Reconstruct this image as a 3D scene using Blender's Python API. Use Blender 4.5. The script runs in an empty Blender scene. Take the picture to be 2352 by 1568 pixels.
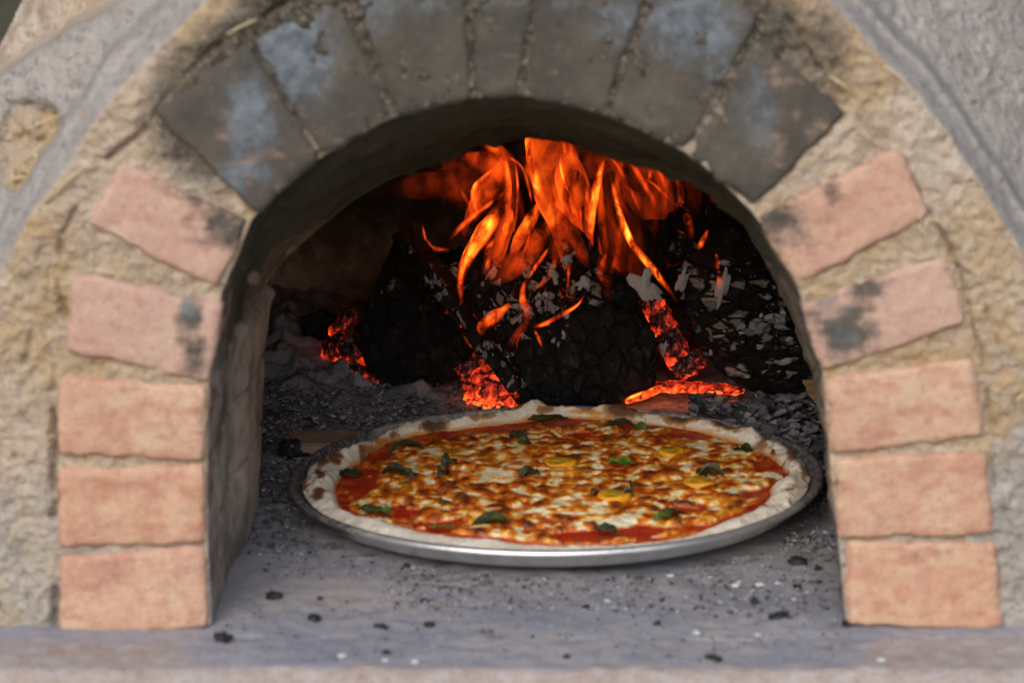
import bpy, math, random
import numpy as np
from mathutils import Vector
random.seed(7)
RS = np.random.RandomState(11)
S = bpy.context.scene

# ------------------------------------------------------------------ camera, sky, sun, exposure
FPX, CXP, CYP, IMW = 5500.0, 1176.0, 784.0, 2352.0
PITCH = math.radians(12.65)
CAMD, CAMH = 1.75, 0.618
cd = bpy.data.cameras.new('camera'); cam = bpy.data.objects.new('camera', cd)
S.collection.objects.link(cam); S.camera = cam
cam.location = (0, -CAMD, CAMH)
cam.rotation_euler = (math.radians(90) - PITCH, 0, 0)
cd.sensor_width = 36; cd.lens = 36 * FPX / IMW
cd.clip_start = 0.05; cd.clip_end = 60
cd.dof.use_dof = True; cd.dof.focus_distance = 2.48; cd.dof.aperture_fstop = 6.0
cd.dof.aperture_blades = 9

w = bpy.data.worlds.new('World'); S.world = w; w.use_nodes = True
nt = w.node_tree; nt.nodes.clear()
sky = nt.nodes.new('ShaderNodeTexSky'); sky.sky_type = 'NISHITA'; sky.sun_disc = False
SUN_EL, SUN_AZ = 36, 196
sky.sun_elevation = math.radians(SUN_EL); sky.sun_rotation = math.radians(SUN_AZ)
sky.air_density = 1.2; sky.dust_density = 3.0; sky.ozone_density = 1.0
bg = nt.nodes.new('ShaderNodeBackground'); bg.inputs[1].default_value = 0.10
wo = nt.nodes.new('ShaderNodeOutputWorld')
nt.links.new(sky.outputs[0], bg.inputs[0]); nt.links.new(bg.outputs[0], wo.inputs[0])
sd = bpy.data.lights.new('sun', 'SUN'); sun = bpy.data.objects.new('sun', sd)
S.collection.objects.link(sun)
sd.energy = 0.85; sd.angle = math.radians(50); sd.color = (0.96, 0.97, 1.0)
az, el = math.radians(SUN_AZ), math.radians(SUN_EL)
dv = Vector((math.sin(az) * math.cos(el), math.cos(az) * math.cos(el), math.sin(el)))
sun.rotation_euler = dv.to_track_quat('Z', 'Y').to_euler()
vs = S.view_settings
vs.view_transform = 'Standard'; vs.look = 'None'; vs.gamma = 1.0; vs.use_curve_mapping = False
vs.exposure = 0.72
cy = S.cycles
cy.use_denoising = True
cy.max_bounces = 7; cy.diffuse_bounces = 3; cy.glossy_bounces = 3; cy.transparent_max_bounces = 48
cy.transmission_bounces = 4; cy.caustics_reflective = False; cy.caustics_refractive = False
cy.sample_clamp_indirect = 3.0

# ------------------------------------------------------------------ measuring helpers
cp, sp = math.cos(PITCH), math.sin(PITCH)
def ray(px, py):
    a = (np.asarray(px, float) - CXP) / FPX; b = (CYP - np.asarray(py, float)) / FPX
    return a, cp + b * sp, -sp + b * cp          # x, y, z of a ray per unit depth
def onY(px, py, y):
    dx, dy, dz = ray(px, py); t = (y + CAMD) / dy
    return dx * t, dz * t + CAMH                   # -> x, z
def onZ(px, py, z):
    dx, dy, dz = ray(px, py); t = (z - CAMH) / dz
    return dx * t, dy * t - CAMD                   # -> x, y
def V3(px, py, y):
    x, z = onY(px, py, y); return Vector((float(x), y, float(z)))
def proj(x, y, z):
    X = np.asarray(x, float); Y = np.asarray(y, float) + CAMD; Z = np.asarray(z, float) - CAMH
    d = Y * cp - Z * sp; u = Y * sp + Z * cp
    return CXP + FPX * X / d, CYP - FPX * u / d

# ------------------------------------------------------------------ numpy gradient noise
def _h(i, j, k, s):
    with np.errstate(over='ignore'):
        n = (i.astype(np.uint32) * np.uint32(374761393) + j.astype(np.uint32) * np.uint32(668265263)
             + k.astype(np.uint32) * np.uint32(2147483647) + np.uint32(s * 974711 + 1013))
        n = (n ^ (n >> np.uint32(13))) * np.uint32(1274126177)
        n = (n ^ (n >> np.uint32(16))) * np.uint32(2246822519)
        n = n ^ (n >> np.uint32(15))
    return n
def noise(x, y, z=0.0, s=0):
    x, y, z = np.broadcast_arrays(np.asarray(x, float), np.asarray(y, float), np.asarray(z, float))
    xi, yi, zi = np.floor(x), np.floor(y), np.floor(z)
    fx, fy, fz = x - xi, y - yi, z - zi
    xi, yi, zi = xi.astype(np.int64), yi.astype(np.int64), zi.astype(np.int64)
    u, v, w_ = [t * t * t * (t * (t * 6 - 15) + 10) for t in (fx, fy, fz)]
    r = 0
    for a in (0, 1):
        for b in (0, 1):
            for c in (0, 1):
                hh = _h(xi + a, yi + b, zi + c, s)
                gx = ((hh & 1023).astype(float) / 511.5 - 1); gy = (((hh >> 10) & 1023).astype(float) / 511.5 - 1)
                gz = (((hh >> 20) & 1023).astype(float) / 511.5 - 1)
                g = gx * (fx - a) + gy * (fy - b) + gz * (fz - c)
                r = r + g * (u if a else 1 - u) * (v if b else 1 - v) * (w_ if c else 1 - w_)
    return r * 1.5
def fbm(x, y, z=0.0, o=4, s=0, g=0.5):
    r = 0; am = 1; t = 0
    for i in range(o):
        r = r + am * noise(np.asarray(x) * 2 ** i, np.asarray(y) * 2 ** i, np.asarray(z) * 2 ** i, s + i); t += am; am *= g
    return r / t * 1.6
def sst(a, b, x):
    t = np.clip((np.asarray(x, float) - a) / (b - a), 0, 1); return t * t * (3 - 2 * t)
def inpoly(px, py, poly):
    c = np.zeros(px.shape, bool); n = len(poly)
    for i in range(n):
        x1, y1 = poly[i]; x2, y2 = poly[(i + 1) % n]
        if y1 == y2: continue
        c ^= ((y1 > py) != (y2 > py)) & (px < (x2 - x1) * (py - y1) / (y2 - y1) + x1)
    return c
def nearest(px, py, line, closed=False):
    """distance, nearest point, and side sign to a polyline"""
    best = np.full(px.shape, 1e18); nx = np.zeros(px.shape); ny = np.zeros(px.shape); sg = np.ones(px.shape)
    n = len(line)
    for i in range(n if closed else n - 1):
        x1, y1 = line[i]; x2, y2 = line[(i + 1) % n]
        dx, dy = x2 - x1, y2 - y1; L = dx * dx + dy * dy + 1e-12
        t = np.clip(((px - x1) * dx + (py - y1) * dy) / L, 0, 1)
        qx, qy = x1 + t * dx, y1 + t * dy; d = (px - qx) ** 2 + (py - qy) ** 2
        m = d < best; best = np.where(m, d, best); nx = np.where(m, qx, nx); ny = np.where(m, qy, ny)
        sg = np.where(m, np.sign(dx * (py - y1) - dy * (px - x1)), sg)
    return np.sqrt(best), nx, ny, sg

# ------------------------------------------------------------------ mesh helpers
def mesh(name, verts, faces, mat, parent=None, attrs=None, smooth=True):
    me = bpy.data.meshes.new(name)
    verts = np.asarray(verts, dtype=np.float32)
    if isinstance(faces, np.ndarray):
        nf, k = faces.shape
        me.vertices.add(len(verts)); me.vertices.foreach_set('co', verts.ravel())
        me.loops.add(nf * k); me.loops.foreach_set('vertex_index', faces.astype(np.int32).ravel())
        me.polygons.add(nf); me.polygons.foreach_set('loop_start', np.arange(0, nf * k, k, dtype=np.int32))
        me.update(calc_edges=True); me.validate()
    else:
        me.from_pydata([tuple(map(float, v)) for v in verts], [], faces)
    if smooth: me.polygons.foreach_set('use_smooth', [True] * len(me.polygons))
    for k, v in (attrs or {}).items():
        v = np.asarray(v, dtype=np.float32)
        a = me.attributes.new(k, 'FLOAT', 'POINT')
        if len(v) == len(me.vertices): a.data.foreach_set('value', v.ravel())
    me.materials.append(mat)
    o = bpy.data.objects.new(name, me); S.collection.objects.link(o)
    if parent: o.parent = parent
    return o
def empty(name, loc=(0, 0, 0)):
    o = bpy.data.objects.new(name, None); S.collection.objects.link(o); o.location = loc
    o.empty_display_size = 0.02; return o
def tag(o, label, cat, group=None, kind=None):
    if label: o['label'] = label
    if cat: o['category'] = cat
    if group: o['group'] = group
    if kind: o['kind'] = kind
    return o
def reparent(o, par):                       # geometry was built in world space
    o.parent = par; o.location = tuple(-c for c in par.location)
def origin_to(o, p):                        # move the mesh so that its origin is p
    me = o.data; n = len(me.vertices); a = np.empty(n * 3, np.float32); me.vertices.foreach_get('co', a)
    a = a.reshape(-1, 3) - np.array(p, np.float32); me.vertices.foreach_set('co', a.ravel()); o.location = p; me.update()
def gridfaces(nr, nc, wrap=False):
    r = np.arange(nr - 1)[:, None]; c = np.arange(nc if wrap else nc - 1)[None, :]
    c2 = (c + 1) % nc
    f = np.stack(np.broadcast_arrays(r * nc + c, r * nc + c2, (r + 1) * nc + c2, (r + 1) * nc + c), -1)
    return f.reshape(-1, 4)
def compact(V, F, A):
    used = np.zeros(len(V), bool); used[F.ravel()] = True
    idx = np.cumsum(used) - 1
    return V[used], idx[F], {k: v[used] for k, v in A.items()}
_ico = {}
def ico(n):
    if n not in _ico:
        import bmesh
        bm = bmesh.new(); bmesh.ops.create_icosphere(bm, subdivisions=n, radius=1)
        _ico[n] = (np.array([v.co[:] for v in bm.verts]), np.array([[l.index for l in f.verts] for f in bm.faces])); bm.free()
    return _ico[n]

# ------------------------------------------------------------------ material helper
class M:
    def __init__(s, name):
        s.m = bpy.data.materials.new(name); s.m.use_nodes = True; s.t = s.m.node_tree; s.t.nodes.clear()
        s.out = s.n('OutputMaterial'); s.co = s.n('TexCoord').outputs['Object']
    def n(s, ty, **k):
        x = s.t.nodes.new('ShaderNode' + ty)
        for a, b in k.items(): setattr(x, a, b)
        return x
    def put(s, sock, v):
        if isinstance(v, bpy.types.NodeSocket): s.t.links.new(v, sock)
        elif isinstance(v, (tuple, list)) and len(v) == 3 and sock.type == 'RGBA': sock.default_value = (*v, 1)
        else: sock.default_value = v
    def attr(s, name): return s.n('Attribute', attribute_name=name).outputs['Fac']
    def map(s, scale=(1, 1, 1), rot=(0, 0, 0), loc=(0, 0, 0)):
        x = s.n('Mapping'); s.put(x.inputs[0], s.co); x.inputs['Scale'].default_value = scale
        x.inputs['Rotation'].default_value = rot; x.inputs['Location'].default_value = loc; return x.outputs[0]
    def noise(s, scale, detail=4, rough=0.55, vec=None, dist=0.0):
        x = s.n('TexNoise'); s.put(x.inputs['Vector'], vec or s.co); x.inputs['Scale'].default_value = scale
        x.inputs['Detail'].default_value = detail; x.inputs['Roughness'].default_value = rough
        x.inputs['Distortion'].default_value = dist; return x.outputs['Fac']
    def voro(s, scale, feat='F1', vec=None, out='Distance', rnd=1.0):
        x = s.n('TexVoronoi', feature=feat); s.put(x.inputs['Vector'], vec or s.co); x.inputs['Scale'].default_value = scale
        x.inputs['Randomness'].default_value = rnd; return x.outputs[out]
    def math(s, op, a, b=0.0, clamp=False):
        x = s.n('Math', operation=op, use_clamp=clamp); s.put(x.inputs[0], a); s.put(x.inputs[1], b); return x.outputs[0]
    def step(s, v, a, b):
        x = s.n('MapRange', interpolation_type='SMOOTHSTEP'); s.put(x.inputs[0], v); x.inputs[1].default_value = a
        x.inputs[2].default_value = b; return x.outputs[0]
    def mix(s, f, a, b, mode='MIX'):
        x = s.n('Mix', data_type='RGBA', blend_type=mode); s.put(x.inputs[0], f); s.put(x.inputs[6], a); s.put(x.inputs[7], b); return x.outputs[2]
    def ramp(s, f, stops):
        x = s.n('ValToRGB'); s.put(x.inputs[0], f); e = x.color_ramp.elements
        while len(e) < len(stops): e.new(0.5)
        for el, (p, c) in zip(e, stops): el.position = p; el.color = (*c, 1)
        return x.outputs[0]
    def bump(s, h, dist, strength=1.0, nrm=None):
        x = s.n('Bump'); s.put(x.inputs['Height'], h); x.inputs['Distance'].default_value = dist
        x.inputs['Strength'].default_value = strength
        if nrm: s.put(x.inputs['Normal'], nrm)
        return x.outputs[0]
    def bsdf(s, col, rough=0.9, nrm=None, emit=None, estr=0.0, metal=0.0, spec=0.4, **k):
        x = s.n('BsdfPrincipled'); s.put(x.inputs['Base Color'], col); s.put(x.inputs['Roughness'], rough)
        s.put(x.inputs['Metallic'], metal); s.put(x.inputs['Specular IOR Level'], spec)
        if nrm: s.put(x.inputs['Normal'], nrm)
        if emit is not None: s.put(x.inputs['Emission Color'], emit); s.put(x.inputs['Emission Strength'], estr)
        for a, b in k.items(): s.put(x.inputs[a.replace('_', ' ')], b)
        s.t.links.new(x.outputs[0], s.out.inputs[0]); return s.m

# ---- brick
def m_brick():
    m = M('fired_brick')
    tint = m.attr('tint'); soot = m.attr('soot'); ash = m.attr('ash')
    n1 = m.noise(14, 5, 0.65); n2 = m.noise(70, 5, 0.7); n3 = m.noise(420, 3, 0.7); n5 = m.noise(28, 4, 0.6, vec=m.map((1, 1, 2.4), loc=(3, 1, 2)))
    c = m.mix(m.step(n1, 0.35, 0.65), (0.53, 0.31, 0.215), (0.59, 0.415, 0.285))
    c = m.mix(m.math('MULTIPLY', m.step(m.math('ADD', m.math('MULTIPLY', n5, 0.5), m.math('MULTIPLY', n2, 0.5)), 0.45, 0.62), 0.85), c, (0.46, 0.21, 0.145))
    c = m.mix(m.math('MULTIPLY', m.step(n2, 0.55, 0.75), 0.5), c, (0.55, 0.43, 0.36))
    c = m.mix(m.math('MULTIPLY', m.step(tint, 0.0, 1.0), 0.6), c, (0.49, 0.345, 0.31))
    dk = m.mix(m.step(n1, 0.4, 0.7), (0.070, 0.066, 0.058), (0.120, 0.104, 0.084))
    dk = m.mix(m.math('MULTIPLY', m.step(n2, 0.5, 0.8), 0.2), dk, (0.045, 0.045, 0.046))
    blue = m.mix(m.step(n2, 0.35, 0.65), (0.085, 0.105, 0.13), (0.19, 0.225, 0.265))
    dk = m.mix(m.math('MULTIPLY', m.step(m.math('ADD', ash, m.math('MULTIPLY', m.math('SUBTRACT', n2, 0.5), 0.9)), 0.15, 1.0), 0.9), dk, blue)
    sf = m.step(m.math('ADD', soot, m.math('MULTIPLY', m.math('SUBTRACT', m.math('ADD', m.math('MULTIPLY', n2, 0.5), m.math('MULTIPLY', n5, 0.5)), 0.5), 2.1)), 0.25, 0.85)
    c = m.mix(sf, c, dk)
    n6 = m.noise(150, 4, 0.7, vec=m.map(loc=(3, 8, 1)))
    cl = m.math('SUBTRACT', 1.0, m.math('MULTIPLY', sf, 0.8))
    c = m.mix(m.math('MULTIPLY', m.math('MULTIPLY', m.step(n6, 0.52, 0.68), 0.45), cl), c, m.mix(0.5, c, (0.62, 0.55, 0.46)))
    c = m.mix(m.math('MULTIPLY', m.math('MULTIPLY', m.step(n6, 0.46, 0.34), 0.45), cl), c, m.mix(0.55, c, (0.22, 0.10, 0.07)))
    c = m.mix(m.math('MULTIPLY', m.math('MULTIPLY', m.step(n3, 0.60, 0.70), 0.55), cl), c, (0.17, 0.13, 0.11))
    h = m.math('ADD', m.math('MULTIPLY', n2, 0.6), m.math('ADD', m.math('MULTIPLY', n3, 0.4), m.math('MULTIPLY', n6, 0.6)))
    return m.bsdf(c, 0.92, m.bump(h, 0.0032, 0.8), spec=0.2)
# ---- cob / clay
def m_cob():
    m = M('straw_clay')
    soot = m.attr('soot'); grey = m.attr('grey'); groove = m.attr('groove')
    n0 = m.noise(7, 4, 0.6); n1 = m.noise(32, 5, 0.65); n2 = m.noise(130, 5, 0.7)
    st1 = m.noise(1, 2, 0.6, vec=m.map((60, 200, 420), rot=(0, 0.7, 0)))
    st2 = m.noise(1, 2, 0.6, vec=m.map((420, 200, 60), rot=(0, 0.4, 0), loc=(5, 2, 1)))
    c = m.mix(m.step(n0, 0.38, 0.62), (0.49, 0.355, 0.21), (0.56, 0.475, 0.395))
    c = m.mix(m.step(n1, 0.45, 0.66), c, (0.44, 0.345, 0.27))
    n4 = m.noise(60, 4, 0.6, vec=m.map(loc=(7, 2, 5)))
    c = m.mix(m.math('MULTIPLY', m.step(n4, 0.56, 0.70), 0.7), c, (0.64, 0.56, 0.47))
    c = m.mix(m.math('MULTIPLY', m.step(n4, 0.40, 0.30), 0.75), c, (0.30, 0.235, 0.165))
    g = m.mix(m.step(n1, 0.35, 0.65), (0.36, 0.335, 0.315), (0.46, 0.425, 0.40))
    g = m.mix(m.math('MULTIPLY', m.step(n2, 0.52, 0.64), 0.65), g, (0.20, 0.19, 0.20))
    c = m.mix(m.step(m.math('ADD', grey, m.math('MULTIPLY', m.math('SUBTRACT', n1, 0.5), 0.9)), 0.3, 0.7), c, g)
    st = m.math('MAXIMUM', m.step(st1, 0.66, 0.72), m.step(st2, 0.67, 0.73))
    c = m.mix(m.math('MULTIPLY', st, 0.75), c, (0.60, 0.45, 0.22))
    c = m.mix(m.math('MULTIPLY', m.step(n2, 0.62, 0.72), 0.5), c, (0.17, 0.13, 0.10))
    sc = m.mix(m.step(n2, 0.38, 0.60), (0.045, 0.042, 0.038), (0.125, 0.108, 0.085))
    c = m.mix(m.step(m.math('ADD', soot, m.math('MULTIPLY', m.math('SUBTRACT', n1, 0.5), 0.5)), 0.15, 0.85), c, sc)
    c = m.mix(m.math('MULTIPLY', groove, 0.75), c, (0.09, 0.06, 0.035))
    n6 = m.noise(300, 4, 0.7)
    c = m.mix(m.math('MULTIPLY', m.step(n6, 0.56, 0.66), 0.5), c, (0.26, 0.21, 0.17))
    c = m.mix(m.math('MULTIPLY', m.step(n6, 0.44, 0.36), 0.4), c, (0.60, 0.54, 0.46))
    h = m.math('ADD', m.math('ADD', m.math('MULTIPLY', n1, 0.25), m.math('MULTIPLY', n6, 0.45)), m.math('ADD', m.math('MULTIPLY', n2, 0.6), m.math('MULTIPLY', st, 0.15)))
    return m.bsdf(c, 0.95, m.bump(h, 0.0075, 0.9), spec=0.15)
# ---- blackened lining of arch and dome
def m_lining():
    m = M('sooty_clay')
    pale = m.attr('pale')
    n1 = m.noise(9, 5, 0.6); n2 = m.noise(45, 5, 0.65); n3 = m.noise(200, 4, 0.7)
    c = m.mix(m.step(n1, 0.35, 0.65), (0.055, 0.058, 0.042), (0.115, 0.112, 0.080))
    c = m.mix(m.math('MULTIPLY', m.step(n2, 0.6, 0.75), 0.5), c, (0.16, 0.13, 0.085))
    b = m.mix(m.step(n2, 0.35, 0.65), (0.36, 0.30, 0.25), (0.50, 0.43, 0.36))
    b = m.mix(m.math('MULTIPLY', m.step(n1, 0.48, 0.66), 0.7), b, (0.10, 0.09, 0.08))
    c = m.mix(m.step(m.math('ADD', pale, m.math('MULTIPLY', m.math('SUBTRACT', n2, 0.5), 0.7)), 0.2, 0.8), c, b)
    h = m.math('ADD', m.math('MULTIPLY', n2, 0.7), m.math('MULTIPLY', n3, 0.3))
    return m.bsdf(c, 0.95, m.bump(h, 0.006, 0.9), spec=0.15)
# ---- hearth
def m_hearth():
    m = M('ashy_hearth_stone')
    beige = m.attr('beige'); dirt_tone = m.attr('dirt_tone')
    n1 = m.noise(9, 5, 0.6); n2 = m.noise(60, 6, 0.7); n3 = m.noise(350, 4, 0.75)
    c = m.mix(m.step(n1, 0.35, 0.65), (0.265, 0.27, 0.315), (0.37, 0.34, 0.345))
    c = m.mix(m.step(n2, 0.45, 0.75), c, (0.25, 0.275, 0.335))
    b = m.mix(m.step(n2, 0.35, 0.65), (0.34, 0.27, 0.235), (0.40, 0.36, 0.35))
    c = m.mix(m.step(m.math('ADD', beige, m.math('MULTIPLY', m.math('SUBTRACT', n2, 0.5), 1.0)), 0.25, 0.75), c, b)
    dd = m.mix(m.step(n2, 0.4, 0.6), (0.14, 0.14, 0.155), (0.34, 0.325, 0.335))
    c = m.mix(m.step(m.math('ADD', dirt_tone, m.math('MULTIPLY', m.math('SUBTRACT', n2, 0.5), 1.0)), 0.2, 0.8), c, dd)
    c = m.mix(m.math('MULTIPLY', m.step(n3, 0.56, 0.66), 0.65), c, (0.10, 0.10, 0.115))
    c = m.mix(m.math('MULTIPLY', m.step(m.noise(260, 3, 0.6, vec=m.map(loc=(9, 4, 2))), 0.63, 0.72), 0.7), c, (0.42, 0.43, 0.46))
    h = m.math('ADD', m.math('MULTIPLY', n2, 0.6), m.math('MULTIPLY', n3, 0.4))
    return m.bsdf(c, 0.93, m.bump(h, 0.003, 0.9), spec=0.2)
def m_ash():
    m = M('ash_and_char')
    s = m.attr('shade'); n = m.noise(400, 3, 0.6)
    c = m.ramp(s, [(0, (0.010, 0.010, 0.012)), (0.45, (0.09, 0.092, 0.105)), (0.7, (0.28, 0.285, 0.31)), (1, (0.62, 0.63, 0.67))])
    c = m.mix(m.math('MULTIPLY', n, 0.5), c, (0.12, 0.11, 0.11), 'MULTIPLY')
    c = m.mix(0.55, c, m.ramp(s, [(0, (0.010, 0.010, 0.012)), (0.45, (0.09, 0.092, 0.105)), (0.7, (0.28, 0.28, 0.30)), (1, (0.62, 0.62, 0.65))]))
    return m.bsdf(c, 0.9, spec=0.25)
def m_char():
    m = M('charcoal')
    n = m.noise(60, 5, 0.7)
    c = m.mix(m.step(n, 0.45, 0.75), (0.008, 0.008, 0.009), (0.06, 0.06, 0.068))
    return m.bsdf(c, 0.75, m.bump(n, 0.004, 1.0), spec=0.4)
# ---- burning logs; ashy = how much pale ash flakes, hot = glow in the cracks
def m_log(name, ashy, sc, streak, hot):
    m = M(name)
    fl = m.attr('flake')
    vec = m.map(streak)
    n1 = m.noise(18, 4, 0.6); n2 = m.noise(90, 5, 0.7, vec=vec)
    warp = m.n('VectorMath', operation='ADD'); m.put(warp.inputs[0], vec)
    wn = m.n('TexNoise'); m.put(wn.inputs['Vector'], vec); wn.inputs['Scale'].default_value = 55; wn.inputs['Detail'].default_value = 3
    ws = m.n('VectorMath', operation='SCALE'); m.put(ws.inputs[0], wn.outputs['Color']); ws.inputs['Scale'].default_value = 0.014
    m.put(warp.inputs[1], ws.outputs[0]); wv = warp.outputs[0]
    cell = m.n('TexVoronoi', feature='F1'); m.put(cell.inputs['Vector'], wv); cell.inputs['Scale'].default_value = sc
    edge = m.voro(sc, 'DISTANCE_TO_EDGE', vec=wv)
    cc = m.n('SeparateColor'); m.put(cc.inputs[0], cell.outputs['Color'])
    pick = m.step(m.math('ADD', m.math('MULTIPLY', cc.outputs[0], 0.8), m.math('MULTIPLY', m.math('SUBTRACT', n1, 0.5), 1.4)), 1.0 - ashy, 1.03 - ashy)
    pick = m.math('MULTIPLY', pick, m.step(edge, 0.05, 0.16))
    pick = m.math('MULTIPLY', pick, m.step(m.noise(220, 4, 0.7), 0.30, 0.50))
    pick = m.math('MULTIPLY', pick, m.step(fl, 0.35, 0.65))
    base = m.mix(m.step(n2, 0.5, 0.8), (0.007, 0.007, 0.007), (0.062, 0.058, 0.052))
    ashc = m.mix(cc.outputs[1], (0.20, 0.19, 0.15), (0.42, 0.41, 0.37))
    c = m.mix(pick, base, ashc)
    h = m.math('ADD', m.math('MULTIPLY', m.step(edge, 0, 0.12), 0.9), m.math('ADD', m.math('MULTIPLY', n2, 0.5), m.math('MULTIPLY', pick, 0.4)))
    glow = m.math('MULTIPLY', m.math('MULTIPLY', m.math('MULTIPLY', m.step(edge, 0.03, 0.0), m.step(m.noise(45, 3, 0.5, vec=m.map(loc=(4, 7, 1))), 0.56, 0.68)), m.attr('hot')), hot * 0.8)
    return m.bsdf(c, 0.85, m.bump(h, 0.005, 1.0), emit=(1.0, 0.09, 0.01), estr=glow, spec=0.25)
def m_ember():
    m = M('glowing_ember')
    heat = m.attr('firing')
    n1 = m.noise(60, 5, 0.65); n2 = m.noise(240, 4, 0.7)
    e = m.voro(75, 'DISTANCE_TO_EDGE')
    cv = m.n('TexVoronoi', feature='F1'); m.put(cv.inputs['Vector'], m.co); cv.inputs['Scale'].default_value = 55
    cr = m.n('SeparateColor'); m.put(cr.inputs[0], cv.outputs['Color'])
    k = m.math('ADD', m.math('MULTIPLY', m.math('SUBTRACT', n1, 0.5), 1.7), m.math('MULTIPLY', m.math('SUBTRACT', n2, 0.5), 0.3))
    k = m.math('ADD', k, m.math('MULTIPLY', m.math('SUBTRACT', cr.outputs[0], 0.5), 0.40))
    k = m.math('ADD', k, heat)
    k = m.math('SUBTRACT', k, m.math('MULTIPLY', m.step(e, 0.10, 0.0), 0.18), clamp=True)
    ec = m.ramp(k, [(0.0, (0, 0, 0)), (0.35, (0.02, 0.0015, 0.001)), (0.65, (0.36, 0.014, 0.003)), (0.88, (0.95, 0.065, 0.010)), (1.0, (1.0, 0.17, 0.025))])
    c = m.mix(m.step(n2, 0.45, 0.7), (0.02, 0.015, 0.015), (0.20, 0.17, 0.16))
    return m.bsdf(c, 0.9, m.bump(m.math('ADD', n1, m.math('MULTIPLY', m.step(e, 0, 0.15), 0.5)), 0.005, 1.0), emit=ec, estr=0.9, spec=0.1)
def m_flame():
    m = M('flame')
    heat = m.attr('firing'); fv = m.map((1, 1, 0.33)); n = m.noise(30, 3, 0.5, vec=fv, dist=1.5); n2 = m.noise(75, 2, 0.5, vec=fv, dist=0.8)
    lw = m.n('LayerWeight'); lw.inputs[0].default_value = 0.5
    fc = lw.outputs['Facing']; rim = m.attr('rimside')
    soft = m.math('POWER', m.math('SUBTRACT', 1.0, fc, clamp=True), 2.0)
    limb = m.math('MULTIPLY', m.math('POWER', fc, 1.6), rim)
    fil = m.step(m.math('ABSOLUTE', m.math('SUBTRACT', m.noise(34, 3, 0.5, vec=m.map((1, 1, 0.30), loc=(2, 5, 3)), dist=1.6), 0.5)), 0.035, 0.0)
    k = m.math('MULTIPLY', heat, m.math('ADD', m.math('MULTIPLY', soft, 1.05), m.math('MULTIPLY', limb, 0.8)))
    k = m.math('MULTIPLY', k, m.math('ADD', m.math('ADD', m.math('MULTIPLY', m.step(n, 0.42, 0.68), 1.25), m.math('MULTIPLY', n2, 0.10)), m.math('MULTIPLY', fil, 0.28)))
    col = m.ramp(m.math('MULTIPLY', k, 1.0, clamp=True), [(0, (1.0, 0.055, 0.006)), (0.3, (1.0, 0.085, 0.005)), (0.75, (1.0, 0.17, 0.009)), (1.0, (1.0, 0.27, 0.02))])
    em = m.n('Emission'); m.put(em.inputs[0], col); m.put(em.inputs[1], m.math('MULTIPLY', k, 0.90))
    tr = m.n('BsdfTransparent'); ad = m.n('AddShader')
    m.t.links.new(em.outputs[0], ad.inputs[0]); m.t.links.new(tr.outputs[0], ad.inputs[1]); m.t.links.new(ad.outputs[0], m.out.inputs[0])
    return m.m
# ---- pan
def m_pan():
    m = M('worn_aluminium')
    grime = m.attr('grime')
    n1 = m.noise(40, 5, 0.7); n2 = m.noise(220, 4, 0.7)
    gf = m.step(m.math('ADD', grime, m.math('MULTIPLY', m.math('SUBTRACT', n1, 0.5), 0.9)), 0.25, 0.8)
    c = m.mix(m.step(n1, 0.4, 0.7), (0.74, 0.75, 0.77), (0.60, 0.61, 0.63))
    c = m.mix(gf, c, m.mix(m.step(n2, 0.45, 0.6), (0.075, 0.065, 0.066), (0.24, 0.235, 0.24)))
    r = m.math('ADD', 0.40, m.math('MULTIPLY', gf, 0.35))
    mt = m.math('SUBTRACT', 0.85, m.math('MULTIPLY', gf, 0.50))
    return m.bsdf(c, r, m.bump(n2, 0.0006, 0.5), metal=mt, spec=0.5)
# ---- pizza
def m_crust():
    m = M('baked_dough')
    toast = m.attr('toast'); oil = m.attr('oil')
    n1 = m.noise(45, 5, 0.65); n2 = m.noise(180, 5, 0.7)
    c = m.mix(m.step(n1, 0.35, 0.65), (0.66, 0.58, 0.46), (0.76, 0.71, 0.62))
    c = m.mix(m.math('MULTIPLY', m.step(n2, 0.5, 0.75), 0.6), c, (0.74, 0.70, 0.64))
    c = m.mix(m.step(m.math('ADD', oil, m.math('MULTIPLY', m.math('SUBTRACT', n1, 0.5), 0.8)), 0.25, 0.85), c, (0.58, 0.27, 0.045))
    t = m.math('ADD', m.math('MULTIPLY', toast, 1.15), m.math('MULTIPLY', m.math('SUBTRACT', n2, 0.5), 0.9))
    c = m.mix(m.step(t, 0.30, 0.70), c, (0.38, 0.20, 0.09))
    c = m.mix(m.step(t, 0.72, 1.05), c, (0.13, 0.065, 0.035))
    return m.bsdf(c, 0.75, m.bump(m.math('ADD', n1, m.math('MULTIPLY', n2, 0.5)), 0.002, 0.8), spec=0.25)
def m_sauce():
    m = M('tomato_sauce')
    n1 = m.noise(60, 5, 0.65); n2 = m.noise(300, 4, 0.7)
    c = m.mix(m.step(n1, 0.35, 0.7), (0.36, 0.012, 0.003), (0.54, 0.035, 0.005))
    c = m.mix(m.math('MULTIPLY', m.attr('oil'), m.step(n1, 0.45, 0.65)), c, (0.55, 0.17, 0.008))
    return m.bsdf(c, m.math('ADD', 0.34, m.math('MULTIPLY', n2, 0.3)), m.bump(m.math('ADD', n1, n2), 0.0016, 0.9), spec=0.45)
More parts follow.
